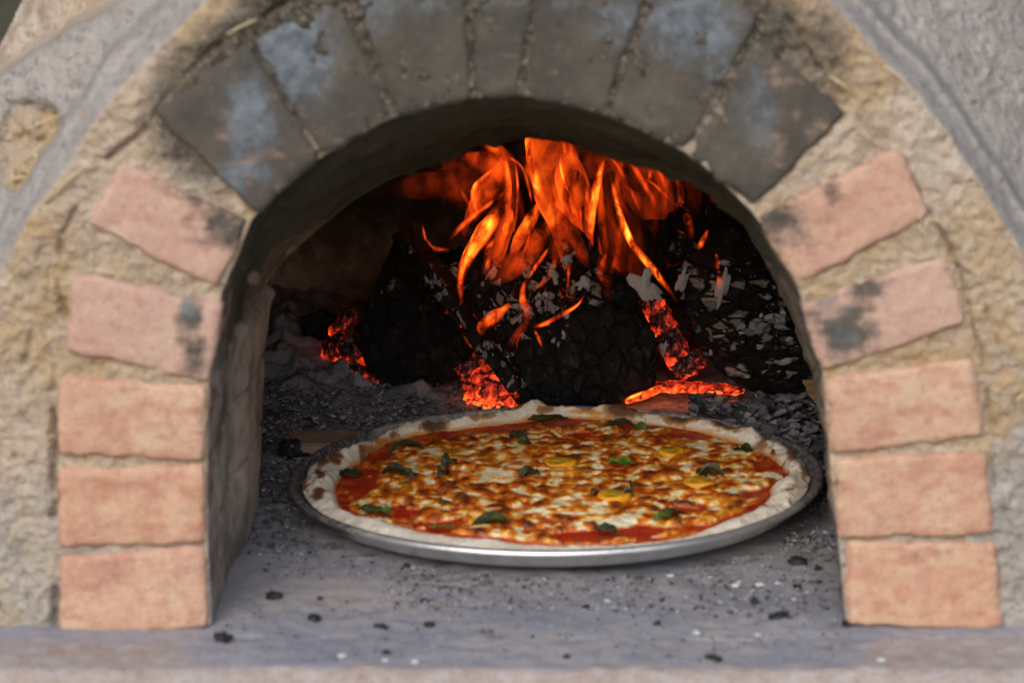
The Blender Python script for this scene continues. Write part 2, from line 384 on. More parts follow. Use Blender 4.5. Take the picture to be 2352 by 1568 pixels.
def m_cheese():
    m = M('browned_mozzarella')
    b = m.attr('brown'); th = m.attr('thick')
    n1 = m.noise(120, 4, 0.6); n2 = m.noise(420, 3, 0.65); n0 = m.noise(30, 3, 0.5)
    k = m.math('ADD', b, m.math('MULTIPLY', m.math('SUBTRACT', n1, 0.5), 0.42))
    k = m.math('ADD', k, m.math('MULTIPLY', m.math('SUBTRACT', n2, 0.5), 0.12), clamp=True)
    c = m.ramp(k, [(0.0, (0.74, 0.70, 0.52)), (0.33, (0.76, 0.66, 0.40)), (0.42, (0.76, 0.44, 0.08)), (0.51, (0.66, 0.20, 0.012)),
                   (0.68, (0.42, 0.085, 0.006)), (0.88, (0.20, 0.035, 0.006)), (1.0, (0.09, 0.018, 0.006))])
    c = m.mix(m.math('MULTIPLY', m.step(n0, 0.54, 0.66), 0.45), c, m.mix(0.6, c, (0.80, 0.42, 0.03)))
    c = m.mix(m.step(th, 0.30, 0.02), c, (0.42, 0.10, 0.012))
    x = m.bsdf(c, m.math('ADD', 0.30, m.math('MULTIPLY', n2, 0.25)), m.bump(m.math('ADD', n1, m.math('MULTIPLY', n2, 0.3)), 0.0011, 0.8), spec=0.45,
               Subsurface_Weight=0.12, Subsurface_Scale=0.004)
    return x
def m_leaf(name, a, b):
    m = M(name)
    n1 = m.noise(110, 4, 0.6)
    c = m.mix(m.step(n1, 0.4, 0.65), a, b)
    return m.bsdf(c, 0.5, m.bump(n1, 0.0015, 0.8), spec=0.35)
def m_plain(name, a, b, sc=60, rough=0.8, bump=0.002, spec=0.3, stretch=(1, 1, 1)):
    m = M(name); n1 = m.noise(sc, 5, 0.65, vec=m.map(stretch))
    return m.bsdf(m.mix(m.step(n1, 0.35, 0.7), a, b), rough, m.bump(n1, bump, 0.8), spec=spec)

BRICK, COB, LIN, HEARTH, ASH, CHAR = m_brick(), m_cob(), m_lining(), m_hearth(), m_ash(), m_char()
LOG_A = m_log('charred_log_with_ash', 0.55, 80, (1, 1, 1), 1.0)
LOG_B = m_log('charred_bark_with_ash', 0.52, 70, (0.55, 1, 1.25), 1.0)
LOG_C = m_log('charred_dark_log', 0.30, 48, (1, 0.4, 0.7), 1.2)
EMBER, FLAME, PAN = m_ember(), m_flame(), m_pan()
CRUST, SAUCE, CHEESE = m_crust(), m_sauce(), m_cheese()
LEAF_G = m_leaf('green_basil', (0.045, 0.10, 0.012), (0.13, 0.23, 0.02))
LEAF_D = m_leaf('wilted_basil', (0.022, 0.027, 0.014), (0.075, 0.078, 0.040))
LEAF_O = m_leaf('half_wilted_basil', (0.03, 0.028, 0.012), (0.055, 0.085, 0.018))
TOM_Y = m_leaf('yellow_tomato', (0.62, 0.26, 0.008), (0.72, 0.36, 0.012))
TOM_S = m_leaf('tomato_seed_pulp', (0.33, 0.27, 0.02), (0.55, 0.35, 0.02))
STRAW = m_plain('dry_straw', (0.50, 0.39, 0.22), (0.62, 0.51, 0.32), 80, 0.7, 0.0006)
WOODP = m_plain('brown_wood', (0.09, 0.05, 0.028), (0.17, 0.10, 0.055), 12, 0.8, 0.003, stretch=(6, 6, 1))
RAWW = m_plain('split_wood', (0.24, 0.13, 0.06), (0.42, 0.27, 0.14), 60, 0.8, 0.002, stretch=(0.5, 1, 3))
TANB = m_plain('tan_firebrick', (0.30, 0.21, 0.14), (0.38, 0.28, 0.2), 60, 0.9, 0.002)

# ================================================================== THE OVEN
DEP = 0.30
PAIRS = [((485,1446),(575,1170)),((478,1250),(577,1080)),((475,1060),(581,980)),((480,885),(584,880)),((495,760),(588,790)),
 ((508,670),(603,690)),((545,590),(628,630)),((577,505),(665,585)),((655,430),(735,525)),((735,363),(810,462)),((815,315),(890,415)),
 ((900,275),(965,385)),((985,248),(1035,366)),((1080,228),(1090,328)),((1190,222),(1190,314)),((1290,238),(1272,318)),((1385,265),(1370,350)),
 ((1480,305),(1480,385)),((1573,350),(1570,410)),((1650,410),(1640,447)),((1728,487),(1703,510)),((1780,560),(1756,600)),((1830,655),(1803,690)),
 ((1865,760),(1845,790)),((1890,860),(1878,880)),((1905,1040),(1899,1000)),((1925,1235),(1912,1100)),((1945,1440),(1925,1170))]
front = [p[0] for p in PAIRS]; back = [p[1] for p in PAIRS]
OPEN = front + [(1960, 1800), (470, 1800)]
oven = empty('pizza_oven', (0, 0, 0))
tag(oven, 'clay and brick wood fired pizza oven with a soot blackened arched mouth', 'pizza oven')

LBAND = [(600,-130),(468,20),(349,135),(279,209),(164,379),(100,468),(50,548),(-60,760),(-140,1000)]
RBAND = [(1800,-140),(1893,0),(1953,65),(2028,150),(2102,224),(2177,324),(2277,473),(2352,598),(2480,800),(2560,1000)]
CRACKS = [([(690,-20),(600,40),(510,90),(440,160),(380,230),(330,300),(250,370),(190,440),(140,540),(128,650),(150,720)], 7, 0.010),
          ([(120,830),(124,950),(122,1100),(125,1250),(128,1400),(125,1490)], 9, 0.014),
          ([(60,640),(90,720),(40,840)], 5, 0.006), ([(0,1380),(60,1450),(75,1500)], 6, 0.008),
          ([(1760,-10),(1830,70),(1880,150),(1950,240),(2020,310),(2075,370),(2135,490),(2180,560),(2225,700)], 6, 0.008),
          ([(2225,700),(2262,820),(2275,950),(2285,1120)], 4, 0.005),
          ([(130,1478),(330,1466),(486,1444)], 6, 0.02), ([(1940,1442),(2120,1448),(2320,1452)], 6, 0.02),
          ([(2180,600),(2240,640),(2300,800)], 4, 0.005)]
def soot_px(px, py):
    e = ((px - 1150) / 640) ** 2 + ((py - 40) / 430) ** 2
    e2 = ((px - 500) / 210) ** 2 + ((py - 250) / 230) ** 2; e3 = ((px - 1840) / 150) ** 2 + ((py - 150) / 190) ** 2
    return np.clip(sst(1.25, 0.55, e) + 0.75 * sst(1.2, 0.2, e2) + 0.6 * sst(1.2, 0.2, e3), 0, 1)
def front_surface():
    xs = np.linspace(-0.68, 0.68, 840); zs = np.linspace(-0.03, 0.62, 400)
    X, Z = np.meshgrid(xs, zs); X = X.ravel(); Z = Z.ravel()
    px, py = proj(X, 0.0, Z)
    # snap the rim of the opening
    ins = inpoly(px, py, OPEN); d, qx, qy, _ = nearest(px, py, front)
    cell = 7.0
    snap = ins & (d < cell * 1.0); deep = ins & ~snap
    nx, nz = onY(qx, qy, 0.0); X = np.where(snap, nx, X); Z = np.where(snap, nz, Z)
    px, py = proj(X, 0.0, Z)
    y = 0.0015 * np.ones_like(X)
    dl, _, _, sl = nearest(px, py, LBAND); outl = dl * np.where(sl > 0, 1, -1)
    dr, _, _, sr = nearest(px, py, RBAND); outr = dr * np.where(sr < 0, 1, -1)
    wob = 10 * fbm(X * 18, Z * 18, 0, 3, 5)
    out = np.where(px < 1176, outl, outr)
    out = np.where((np.abs(px - 1176) < 500), -200, out) + wob
    y += 0.030 * sst(0, 62, out) + 0.045 * sst(64, 100, out) + 0.00035 * np.clip(out - 80, 0, 900)
    # far left: another step back to the older clay body and a straw hollow
    olive = np.where(px < 700, (px - 0) * 0.62 + (py - 160), 999) + wob * 1.5   # < 0 above the line
    ol = sst(10, -30, olive) * (out > 40)
    y += 0.05 * ol
    hol = sst(1.3, 0.2, ((px - 10) / 125) ** 2 + ((py - 385) / 110) ** 2 + 0.5 * fbm(X * 30, Z * 30, 4, 4, 67)) * sst(50, 90, out)
    y += 0.02 * hol
    rgh = fbm(X * 30, Z * 30, 1.3, 5, 20)
    fine = fbm(X * 110, Z * 110, 0.7, 3, 30)
    smooth = sst(0, 15, out) * sst(80, 60, out)
    y += (-0.0028 * rgh - 0.0030 * fine - 0.0012 * fbm(X * 220, Z * 220, 0.2, 2, 31)) * (1 - 0.8 * smooth)
    rg2 = np.abs(fbm(X * 45, Z * 45, 3.1, 4, 44)); y += 0.001 * rg2 * (1 - smooth)
    y += hol * 0.016 * fbm(X * 60, Z * 60, 0, 5, 9)
    groove = np.zeros_like(X)
    gate = sst(-0.35, 0.35, fbm(X * 30, Z * 30, 9, 3, 66))
    jx = 14 * fbm(X * 22, Z * 22, 0, 3, 61); jy = 14 * fbm(X * 22, Z * 22, 5, 3, 62)
    for line, wd, dp in CRACKS:
        dc, _, _, _ = nearest(px + jx, py + jy, line)
        g = np.exp(-(dc / (wd * (0.35 + 0.9 * gate))) ** 2) * np.clip(gate * 1.6, 0.12, 1); y += 0.65 * dp * g; groove = np.maximum(groove, g)
    crown = sst(640, 480, np.hypot(px - 1160, (py - 330) * 1.0)) * sst(480, 300, py)
    y = y - 0.0018 * crown
    y = np.where(snap, np.maximum(y, 0.002), y)
    grey = 0.85 * sst(-5, 20, out) * (1 - ol) + 0.55 * sst(900, 1250, py) + 0.45 * sst(2180, 2350, px) * sst(500, 900, py)
    grey = np.clip(grey - 0.5 * hol, 0, 1)
    grey = np.where(ol > 0.5, 0.15, grey)
    soot = soot_px(px, py) * sst(60, -10, out) + 0.25 * ol
    qx_, qy_ = proj(X, y, Z); deep = deep | (qx_ / 50 + qy_ / 100 < 1)
    V = np.stack([X, y, Z], -1); F = gridfaces(400, 840)
    F = F[~deep[F].any(1)]
    F = F[:, ::-1]
    V, F, A = compact(V, F, dict(grey=grey, soot=soot, groove=groove * 0.6))
    mesh('clay_face', V, F, COB, oven, A)
front_surface()

def resample(pts, n):
    p = np.array(pts, float); d = np.r_[0, np.cumsum(np.hypot(*np.diff(p, axis=0).T))]
    t = np.linspace(0, d[-1], n); return np.stack([np.interp(t, d, p[:, 0]), np.interp(t, d, p[:, 1])], -1)
def densify(pairs, k):
    a = np.array([p[0] for p in pairs], float); b = np.array([p[1] for p in pairs], float)
    t = np.arange(len(pairs)); tt = np.linspace(0, len(pairs) - 1, (len(pairs) - 1) * k + 1)
    f = lambda q: np.stack([np.interp(tt, t, q[:, 0]), np.interp(tt, t, q[:, 1])], -1)
    return f(a), f(b)
fa, ba = densify(PAIRS, 14)
x0, z0 = onY(fa[:, 0], fa[:, 1], 0.006); x1, z1 = onY(ba[:, 0], ba[:, 1], DEP)
def arch_lining():
    n = len(x0); nd = 70
    s = np.linspace(0, 1, nd)[:, None]
    X = x0 * (1 - s) + x1 * s; Z = z0 * (1 - s) + z1 * s; Y = 0.006 + (DEP - 0.006) * s + 0 * X
    cx, cz = 0.0, 0.12; rx, rz = X - cx, Z - cz; L = np.hypot(rx, rz)
    dn = 0.0075 * fbm(X * 16, Y * 16, Z * 16, 4, 70) + 0.003 * fbm(X * 60, Y * 60, Z * 60, 3, 75)
    u = np.linspace(0, 1, n)[None, :]
    # brick courses showing on the left jamb
    left = (X < 0) & (Z < 0.27)
    cr = np.minimum.reduce([np.abs(Z - c - 0.02 * s) for c in (0.063, 0.127, 0.19)])
    dn = np.where(left, dn * 0.14 + 0.0045 * np.exp(-(cr / 0.0025) ** 2) - 0.008 * sst(0.212, 0.203, Z) * sst(0.45, 0.7, s), dn)
    dn *= np.minimum(1, s * 12)
    X = X + dn * rx / L; Z = Z + dn * rz / L
    pale = np.where(left, 0.45 + 0.45 * sst(0.23, 0.17, Z + 0.0 * s) - 0.30 * np.exp(-((s - 0.35) / 0.25) ** 2), 0.10) + 0.25 * np.exp(-s / 0.06) * (Z < 0.30)
    px, py = proj(X, Y, Z)
    for (bx, by, r) in ((672, 580, 22), (585, 640, 18), (560, 760, 25)):
        pale = np.maximum(pale, 1.0 * np.exp(-(((px - bx) / r) ** 2 + ((py - by) / r) ** 2)))
    pale = np.where((X > 0) & (Z < 0.25), 0.4, pale)
    V = np.stack([X.ravel(), Y.ravel(), Z.ravel()], -1)
    mesh('arch_lining', V, gridfaces(nd, n), LIN, oven, dict(pale=pale.ravel()))
arch_lining()
def inner_wall():           # the inside face of the mouth wall, round the back of the arch
    n = len(x1); k = np.linspace(0, 1, 12)[:, None]
    cx, cz = 0.02, 0.05
    rx, rz = x1 - cx, z1 - cz; L = np.hypot(rx, rz)
    X = x1 + k * rx / L * 0.55; Z = z1 + k * rz / L * 0.55; Y = DEP + 0.004 * fbm(X * 20, Z * 20, 0, 3, 8) * (k > 0)
    V = np.stack([X.ravel(), np.broadcast_to(Y, X.shape).ravel(), Z.ravel()], -1)
    mesh('inner_mouth_wall', V, gridfaces(12, n), LIN, oven, dict(pale=np.full(V.shape[0], 0.1)))
inner_wall()
def dome():
    nu, nv = 220, 120
    th = np.linspace(0, 2 * math.pi, nu, endpoint=False)[None, :]; ph = np.linspace(-0.06, math.pi / 2, nv)[:, None]
    c = np.array([0.02, 0.64, 0.0]); R = (0.52, 0.56, 0.45)
    X = np.cos(ph) * np.cos(th); Y = np.cos(ph) * np.sin(th); Z = np.sin(ph) + 0 * th
    r = 1 + 0.05 * fbm(X * 4, Y * 4, Z * 4, 5, 90)
    X, Y, Z = c[0] + R[0] * X * r, c[1] + R[1] * Y * r, c[2] + R[2] * Z * r
    pale = 0.75 * sst(0.16, 0.02, Z) * sst(0.2, -0.1, X) + 0.15
    V = np.stack([X.ravel(), Y.ravel(), Z.ravel()], -1); F = gridfaces(nv, nu, True)
    F = F[(V[F][:, :, 1] > DEP - 0.01).all(1)]
    V, F, A = compact(V, F, dict(pale=pale.ravel()))
    mesh('dome_lining', V, F, LIN, oven, A)
dome()

# ---- bricks of the arch ring: corners (outer-top, inner-top, inner-bottom, outer-bottom) measured on the photo
def brick(corners, tint, soot, ash=0.0, spots=(), proud=0.006, seed=0, label=None, depth=0.10):
    q = [onY(a, b, 0.0) for a, b in corners]; q = np.array(q, float)
    n1, n2, n3 = 34, 22, 12
    # surface of a box, unit coords, as 6 grids welded by rounding
    ver = {}; V = []; F = []
    def vid(a, b, c):
        k = (round(a * 1000), round(b * 1000), round(c * 1000))
        if k not in ver: ver[k] = len(V); V.append((a, b, c))
        return ver[k]
    def sheet(na, nb, f):
        for i in range(na):
            for j in range(nb):
                F.append([vid(*f(i / na, j / nb)), vid(*f((i + 1) / na, j / nb)), vid(*f((i + 1) / na, (j + 1) / nb)), vid(*f(i / na, (j + 1) / nb))])
    sheet(n1, n2, lambda a, b: (a, b, 0))
    sheet(n1, n2, lambda a, b: (a, 1 - b, 1))
    sheet(n1, n3, lambda a, b: (a, 0, 1 - b)); sheet(n1, n3, lambda a, b: (a, 1, b))
    sheet(n2, n3, lambda a, b: (0, 1 - a, 1 - b)); sheet(n2, n3, lambda a, b: (1, a, 1 - b))
    V = np.array(V); u, v, w_ = V.T
    def rnd(t, L, r):                     # round the edges a little
        return t
    x = (1 - u) * (1 - v) * q[0, 0] + u * (1 - v) * q[1, 0] + u * v * q[2, 0] + (1 - u) * v * q[3, 0]
    z = (1 - u) * (1 - v) * q[0, 1] + u * (1 - v) * q[1, 1] + u * v * q[2, 1] + (1 - u) * v * q[3, 1]
    cx, cz = q[:, 0].mean(), q[:, 1].mean()
    W = 0.5 * (np.hypot(*(q[1] - q[0])) + np.hypot(*(q[2] - q[3]))); H = 0.5 * (np.hypot(*(q[3] - q[0])) + np.hypot(*(q[2] - q[1])))
    eu = np.minimum(u, 1 - u) * W; ev = np.minimum(v, 1 - v) * H
    R = 0.0035
    rim = (np.clip(1 - eu / R, 0, 1) ** 2 + np.clip(1 - ev / R, 0, 1) ** 2)
    y = -proud + w_ * depth + np.where(w_ < 0.01, rim * 0.0022, 0)
    cor = np.clip(1 - eu / 0.012, 0, 1) * np.clip(1 - ev / 0.012, 0, 1)
    x = x + (cx - x) * cor * 0.025; z = z + (cz - z) * cor * 0.025
    e1 = fbm(x * 50 + seed, z * 50, y * 30, 4, 100 + seed); e2 = fbm(x * 50, z * 50 + seed, y * 30 + 7, 4, 140 + seed)
    edge = np.clip(1 - np.minimum(eu, ev) / 0.012, 0, 1)
    x = x + 0.0022 * e1 * (0.3 + edge); z = z + 0.0022 * e2 * (0.3 + edge)
    y = y + 0.0016 * fbm(x * 25, z * 25, seed, 3, 7) * (w_ < 0.5) + 0.003 * edge * np.clip(e1, 0, 1)
    px, py = proj(x, 0.0, z)
    so = np.full(len(x), float(soot)) + 0.0
    ab = np.full(len(x), 0.0)
    for (bx, by, rx, ry, amt) in spots:
        so = np.maximum(so, amt * np.exp(-(((px - bx) / rx) ** 2 + ((py - by) / ry) ** 2)))
    if ash:
        for (bx, by, rx, ry, amt) in ash: ab = np.maximum(ab, amt * np.exp(-(((px - bx) / rx) ** 2 + ((py - by) / ry) ** 2)))
    so = np.where(w_ > 0.15, np.maximum(so, 0.6), so)  # sides behind the face are made darker than the face
    o = mesh('arch_brick', np.stack([x, y, z], -1), [f for f in F], BRICK, oven, dict(tint=np.full(len(x), tint), soot=so, ash=ab))
    if label: o['label'] = label
    return o
BR = [
 ([(137,1278),(472,1254),(483,1438),(137,1472)], .35, 0, 0, (), 'pink brick at the foot of the left jamb'),
 ([(133,1076),(472,1068),(474,1245),(135,1256)], .1, 0, 0, ((470,1160,14,60,.5),), 'orange pink brick above the left jamb foot'),
 ([(137,864),(478,886),(470,1060),(133,1040)], .3, 0, 0, ((470,960,20,60,.55),), None),
 ([(162,624),(514,700),(480,878),(150,806)], .9, 0, ((430,700,40,40,.7),), ((438,735,42,70,.85),(452,810,38,70,.85)), 'pink brick with a black scorch near the left rim'),
 ([(282,374),(574,508),(498,664),(200,512)], .7, .03, 0, ((560,510,130,95,.8),(470,430,130,70,.65),(380,385,60,30,.5)), 'pink brick darkened at its upper corner'),
 ([(352,262),(568,98),(735,362),(596,492)], .5, .88, ((575,280,70,120,1.0),(560,390,70,60,.9),(520,200,60,50,.4)), (), 'soot grey brick with a blue white ash bloom'),
 ([(578,92),(775,-4),(900,276),(742,358)], .4, .97, ((680,120,90,120,1.3),(640,80,60,60,1.0)), (), 'grey brick with a bright ash patch'),
 ([(790,-95),(1055,-135),(1085,232),(912,272)], .3, 1, ((850,30,90,60,.7),(960,-10,110,50,.7),(1040,150,30,50,.3)), (), None),
 ([(1070,-140),(1240,-140),(1192,226),(1100,228)], .2, 1, ((1150,-10,90,40,.6),), (), None),
 ([(1255,-135),(1515,-100),(1385,262),(1204,226)], .3, 1, ((1420,40,90,70,.75),(1300,0,60,40,.5)), (), None),
 ([(1535,-95),(1745,40),(1575,346),(1400,268)], .3, 1, ((1590,60,120,100,1.0),(1650,150,60,80,.7)), (), None),
 ([(1735,90),(1945,258),(1730,474),(1582,354)], .8, .90, ((1740,250,60,110,.75),), (), 'sooty brick whose outer corner is still red'),
 ([(2062,338),(2136,496),(1828,652),(1738,498)], .5, .05, 0, ((1790,510,130,75,.72),(1890,440,90,50,.5)), 'weathered pink brick below the sooty right shoulder'),
 ([(2172,582),(2222,742),(1890,852),(1838,700)], .8, .02, ((1900,700,60,40,.7),(1935,780,60,60,.5)), ((1945,760,85,80,.95),(1990,660,60,40,.85),(1880,700,60,50,.7)), 'pink brick with a blue black scorch at its inner end'),
 ([(2236,822),(2262,1000),(1910,1042),(1896,868)], .3, 0, 0, (), None),
 ([(2264,1036),(2284,1226),(1926,1236),(1912,1052)], .2, 0, 0, ((1925,1120,14,40,.5),), None),
 ([(2290,1246),(2304,1446),(1945,1432),(1942,1241)], .1, 0, 0, (), 'orange brick at the foot of the right jamb'),
]
for i, (c, t, so, ash, spots, lab) in enumerate(BR):
    if i > 11: pass
    brick(c, t, so, ash, spots, seed=i, label=lab, depth=0.10 if i < 5 else 0.05, proud=0.0018 if 6 <= i <= 10 else 0.0036)

# ---- straw stalks sticking out of the clay
def tube(pts, rad, seg=8):
    P = [Vector(p) for p in pts]; V = []; n = len(P)
    for i, p in enumerate(P):
        t = (P[min(i + 1, n - 1)] - P[max(i - 1, 0)]).normalized()
        a = t.cross(Vector((0, 0, 1)));  a = a.normalized() if a.length > 1e-4 else Vector((1, 0, 0)); b = t.cross(a)
        r = rad[i] if isinstance(rad, (list, tuple)) else rad
        for k in range(seg):
            g = 2 * math.pi * k / seg; V.append(p + a * math.cos(g) * r + b * math.sin(g) * r)
    F = [[i * seg + k, i * seg + (k + 1) % seg, (i + 1) * seg + (k + 1) % seg, (i + 1) * seg + k] for i in range(n - 1) for k in range(seg)]
    F += [list(range(seg))[::-1], list(range((n - 1) * seg, n * seg))]
    return V, F
STR = [(105,465,190,385,.004,1.6),(60,300,145,262,.075,1.4),(20,415,70,405,.085,1.4),(55,375,100,330,.08,1.3),(95,800,130,765,-.002,1.1),(25,1262,20,1210,-.002,1.6),
       (2330,925,2352,905,-.004,2.4),(385,20,445,8,.07,1.5),(590,45,520,80,.0,1.2),(2130,500,2185,520,-.002,1.2),(1905,175,1960,215,-.001,1.3),(300,330,345,360,.0,1.2),
       (30,640,60,600,.0,1.5),(135,95,165,10,.10,1.2),(1440,375,1480,400,.0,0),(2030,150,2090,200,.0,1.1),(40,945,85,905,.0,1.2),(1830,390,1900,340,.0,1.2),(1880,655,1960,625,.0,1.1),(190,615,330,640,.0,1.0)]
for (a, b, c, d, y, r) in STR:
    if r == 0: continue
    p = V3(a, b, y - 0.004); q = V3(c, d, y - 0.007); m_ = (p + q) / 2 + Vector((0, -0.002, 0.001))
    V, F = tube([p, m_, q], [0.0006 * r, 0.0007 * r, 0.0005 * r], 7); mesh('straw_stalk', V, F, STRAW, oven)
for i in range(44):                         # short bits of straw all through the clay beside the bricks
    if RS.rand() < 0.5: a = RS.uniform(10, 130); b = RS.uniform(560, 1300)
    elif RS.rand() < 0.5:
        t = RS.rand(); a = 150 + t * 350 + RS.uniform(-40, 40); b = 520 - t * 420 + RS.uniform(-40, 40)
    else:
        t = RS.rand(); a = 1870 + t * 400 + RS.uniform(-30, 45); b = 150 + t * 600 + RS.uniform(-40, 40)
    an = RS.uniform(0, math.pi); L = RS.uniform(10, 34)
    p = V3(a, b, -0.0035); q = V3(a + L * math.cos(an), b + L * math.sin(an), -0.001 - RS.rand() * 0.004)
    V, F = tube([p, (p + q) / 2, q], 0.00055, 6); mesh('straw_stalk', V, F, STRAW, oven)

# ================================================================== HEARTH FLOOR
def hearth():
    nx, ny = 680, 620
    xs = np.linspace(-0.80, 0.80, nx); ys = -0.40 + 1.55 * np.linspace(0, 1, ny) ** 1.15
    X, Y = np.meshgrid(xs, ys); X = X.ravel(); Y = Y.ravel()
    z = 0.0025 * fbm(X * 9, Y * 9, 0, 4, 200) + 0.0012 * fbm(X * 60, Y * 60, 0, 3, 210)
    px, py = proj(X, Y, 0.0)
    seam = np.exp(-((py - 1463 + 5 * fbm(X * 10, Y * 0, 0, 3, 3)) / 3.5) ** 2) * (px > 480) * sst(-0.2, 0.25, fbm(X * 16, Y * 0, 7, 3, 4))
    z -= 0.0022 * seam
    z += 0.0065 * sst(0.20, 0.12, np.hypot(X - 0.0394, Y - 0.34))
    ye = float(onZ(1176, 1532, 0)[1]) + 0.004 * fbm(X * 14, X * 0 + 3, 0, 4, 240)
    e_ = np.clip(ye - Y, 0, 1); z -= 1.1 * e_ * np.clip(e_ / 0.02, 0, 1)          # worn front edge of the hearth rolls down
    z += (0.004 * fbm(X * 30, Y * 30, 0, 4, 241) + 0.002 * fbm(X * 110, Y * 110, 0, 3, 242)) * sst(-0.004, 0.012, ye - Y)
    # ash builds up towards the fire and against the left wall
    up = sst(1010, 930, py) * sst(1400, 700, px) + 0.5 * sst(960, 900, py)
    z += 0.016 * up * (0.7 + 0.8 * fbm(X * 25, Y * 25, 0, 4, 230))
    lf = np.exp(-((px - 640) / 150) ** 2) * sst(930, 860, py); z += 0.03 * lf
    dirt_tone = 0.85 * sst(1075, 985, py) + 0.5 * np.exp(-(((px - 620) / 80) ** 2 + ((py - 1150) / 110) ** 2)) + 0.45 * sst(40, -40, np.abs(np.hypot(X - 0.039, Y - 0.34) - 0.235) * 1000 - 30)  # darker towards the back, at the left, and in a ring round the tray
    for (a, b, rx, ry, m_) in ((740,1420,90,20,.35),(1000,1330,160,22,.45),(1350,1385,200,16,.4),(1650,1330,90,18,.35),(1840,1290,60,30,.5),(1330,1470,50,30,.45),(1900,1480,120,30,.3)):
        dirt_tone = dirt_tone + m_ * np.exp(-(((px - a) / rx) ** 2 + ((py - b) / ry) ** 2))
    dirt_tone = np.where(lf > 0.3, 0.3, dirt_tone)
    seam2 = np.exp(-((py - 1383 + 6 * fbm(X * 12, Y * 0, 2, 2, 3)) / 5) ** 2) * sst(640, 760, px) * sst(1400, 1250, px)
    dirt_tone = dirt_tone + 0.55 * sst(0.05, 0.5, fbm(X * 22, Y * 34, 0, 4, 250)) * sst(1530, 1450, py)
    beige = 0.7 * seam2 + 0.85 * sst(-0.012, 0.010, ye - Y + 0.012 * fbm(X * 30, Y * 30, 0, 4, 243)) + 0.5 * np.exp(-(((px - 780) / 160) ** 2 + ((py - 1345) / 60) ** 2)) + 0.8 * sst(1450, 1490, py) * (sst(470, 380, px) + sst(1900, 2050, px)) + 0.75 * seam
    V = np.stack([X, Y, z], -1)
    o = mesh('hearth_floor', V, gridfaces(ny, nx), HEARTH, None, dict(dirt_tone=np.clip(dirt_tone, 0, 1), beige=np.clip(beige, 0, 1)))
    tag(o, 'ash strewn grey stone hearth running from the fire out under the mouth', None, None, 'structure')
hearth()

# ================================================================== PAN AND PIZZA
PC = np.array([0.0394, 0.34]); PR = 0.2405; PZ = 0.0105; RZ = 0.0245; TILT = 0.012
def tilt(V):                                    # the tray stands on uneven ash, right side slightly high
    V = np.array(V, float); V[:, 2] += (V[:, 0] - PC[0]) * TILT * 1.6 + 0.002; return V
def pan():
    prof = [(0.0, PZ), (0.06, PZ), (0.12, PZ), (0.18, PZ), (0.210, PZ), (0.216, PZ + 0.0007), (0.223, PZ + 0.003), (0.228, PZ + 0.007), (0.2315, PZ + 0.0105), (0.2335, RZ - 0.001)]
    for k in range(9):
        g = math.pi - k * math.pi * 1.45 / 8; prof.append((0.2370 + 0.0038 * math.cos(g), RZ - 0.0005 + 0.0034 * math.sin(g)))
    prof += [(0.2347, RZ - 0.0035), (0.2325, PZ + 0.0075), (0.2290, PZ + 0.0025), (0.224, PZ - 0.0015), (0.215, PZ - 0.003), (0.10, PZ - 0.003), (0.0, PZ - 0.003)]
    prof = np.array(prof); n = 240
    th = np.linspace(0, 2 * math.pi, n, endpoint=False)
    r = prof[:, 0][:, None]; z = prof[:, 1][:, None]
    wb = 1 + 0.003 * np.sin(2 * th + 1) + 0.0015 * np.sin(5 * th)
    X = PC[0] + r * wb * np.cos(th); Y = PC[1] + r * wb * np.sin(th); Z = z + 0.0006 * np.sin(3 * th + 2) * (r > 0.2)
    Z = np.broadcast_to(Z, X.shape)
    px, py = proj(X, Y, Z)
    grime = 0.25 + 0.75 * sst(930, 760, px) + 0.55 * sst(1560, 1800, px) * sst(1230, 1120, py) + 0.35 * sst(1000, 950, py)
    grime = np.where((r < 0.2335) , np.maximum(grime, 0.55), grime)
    grime = grime * sst(1270, 1200, py) + 0.02
    V = tilt(np.stack([X.ravel(), Y.ravel(), Z.ravel()], -1))
    o = mesh('pizza_pan', V, gridfaces(len(prof), n, True), PAN, None, dict(grime=np.clip(grime, 0, 1).ravel()))
    origin_to(o, (PC[0], PC[1], 0.0))
    tag(o, 'round aluminium pizza tray with a rolled rim, dulled and sooty on its left side', 'tray')
pan()

OUT = [(690,1090),(702,1062),(730,1045),(765,1030),(800,1026),(850,1012),(895,990),(925,966),(970,962),(1020,968),(1060,966),(1120,952),(1200,944),(1260,932),(1330,921),(1420,928),(1530,934),(1640,948),(1720,974),(1790,1008),(1845,1055),(1862,1095),(1858,1130),(1825,1168),(1790,1192),(1700,1226),(1550,1249),(1400,1259),(1200,1260),(1050,1252),(900,1225),(800,1194),(720,1150),(692,1115)]
INN = [(775,1100),(800,1070),(840,1040),(880,1004),(990,986),(1100,976),(1200,964),(1310,957),(1440,970),(1560,986),(1650,1010),(1740,1040),(1800,1085),(1814,1100),(1764,1122),(1758,1160),(1690,1192),(1600,1220),(1500,1241),(1400,1250),(1320,1250),(1150,1232),(1000,1212),(900,1196),(840,1178),(790,1160),(778,1130)]
ZS = 0.024
def polar(pts, z):
    x, y = onZ(np.array([p[0] for p in pts]), np.array([p[1] for p in pts]), z)
    a = np.arctan2(y - PC[1], x - PC[0]); r = np.hypot(x - PC[0], y - PC[1]); i = np.argsort(a); a, r = a[i], r[i]
    a = np.r_[a - 2 * math.pi, a, a + 2 * math.pi]; r = np.r_[r, r, r]
    return lambda t: np.interp(t, a, r)
fo, fi = polar(OUT, ZS + 0.004), polar(INN, ZS)
def pz_edges(th):
    ro = np.minimum(fo(th), 0.2295); ri = np.minimum(fi(th), ro - 0.006)
    return ro, ri
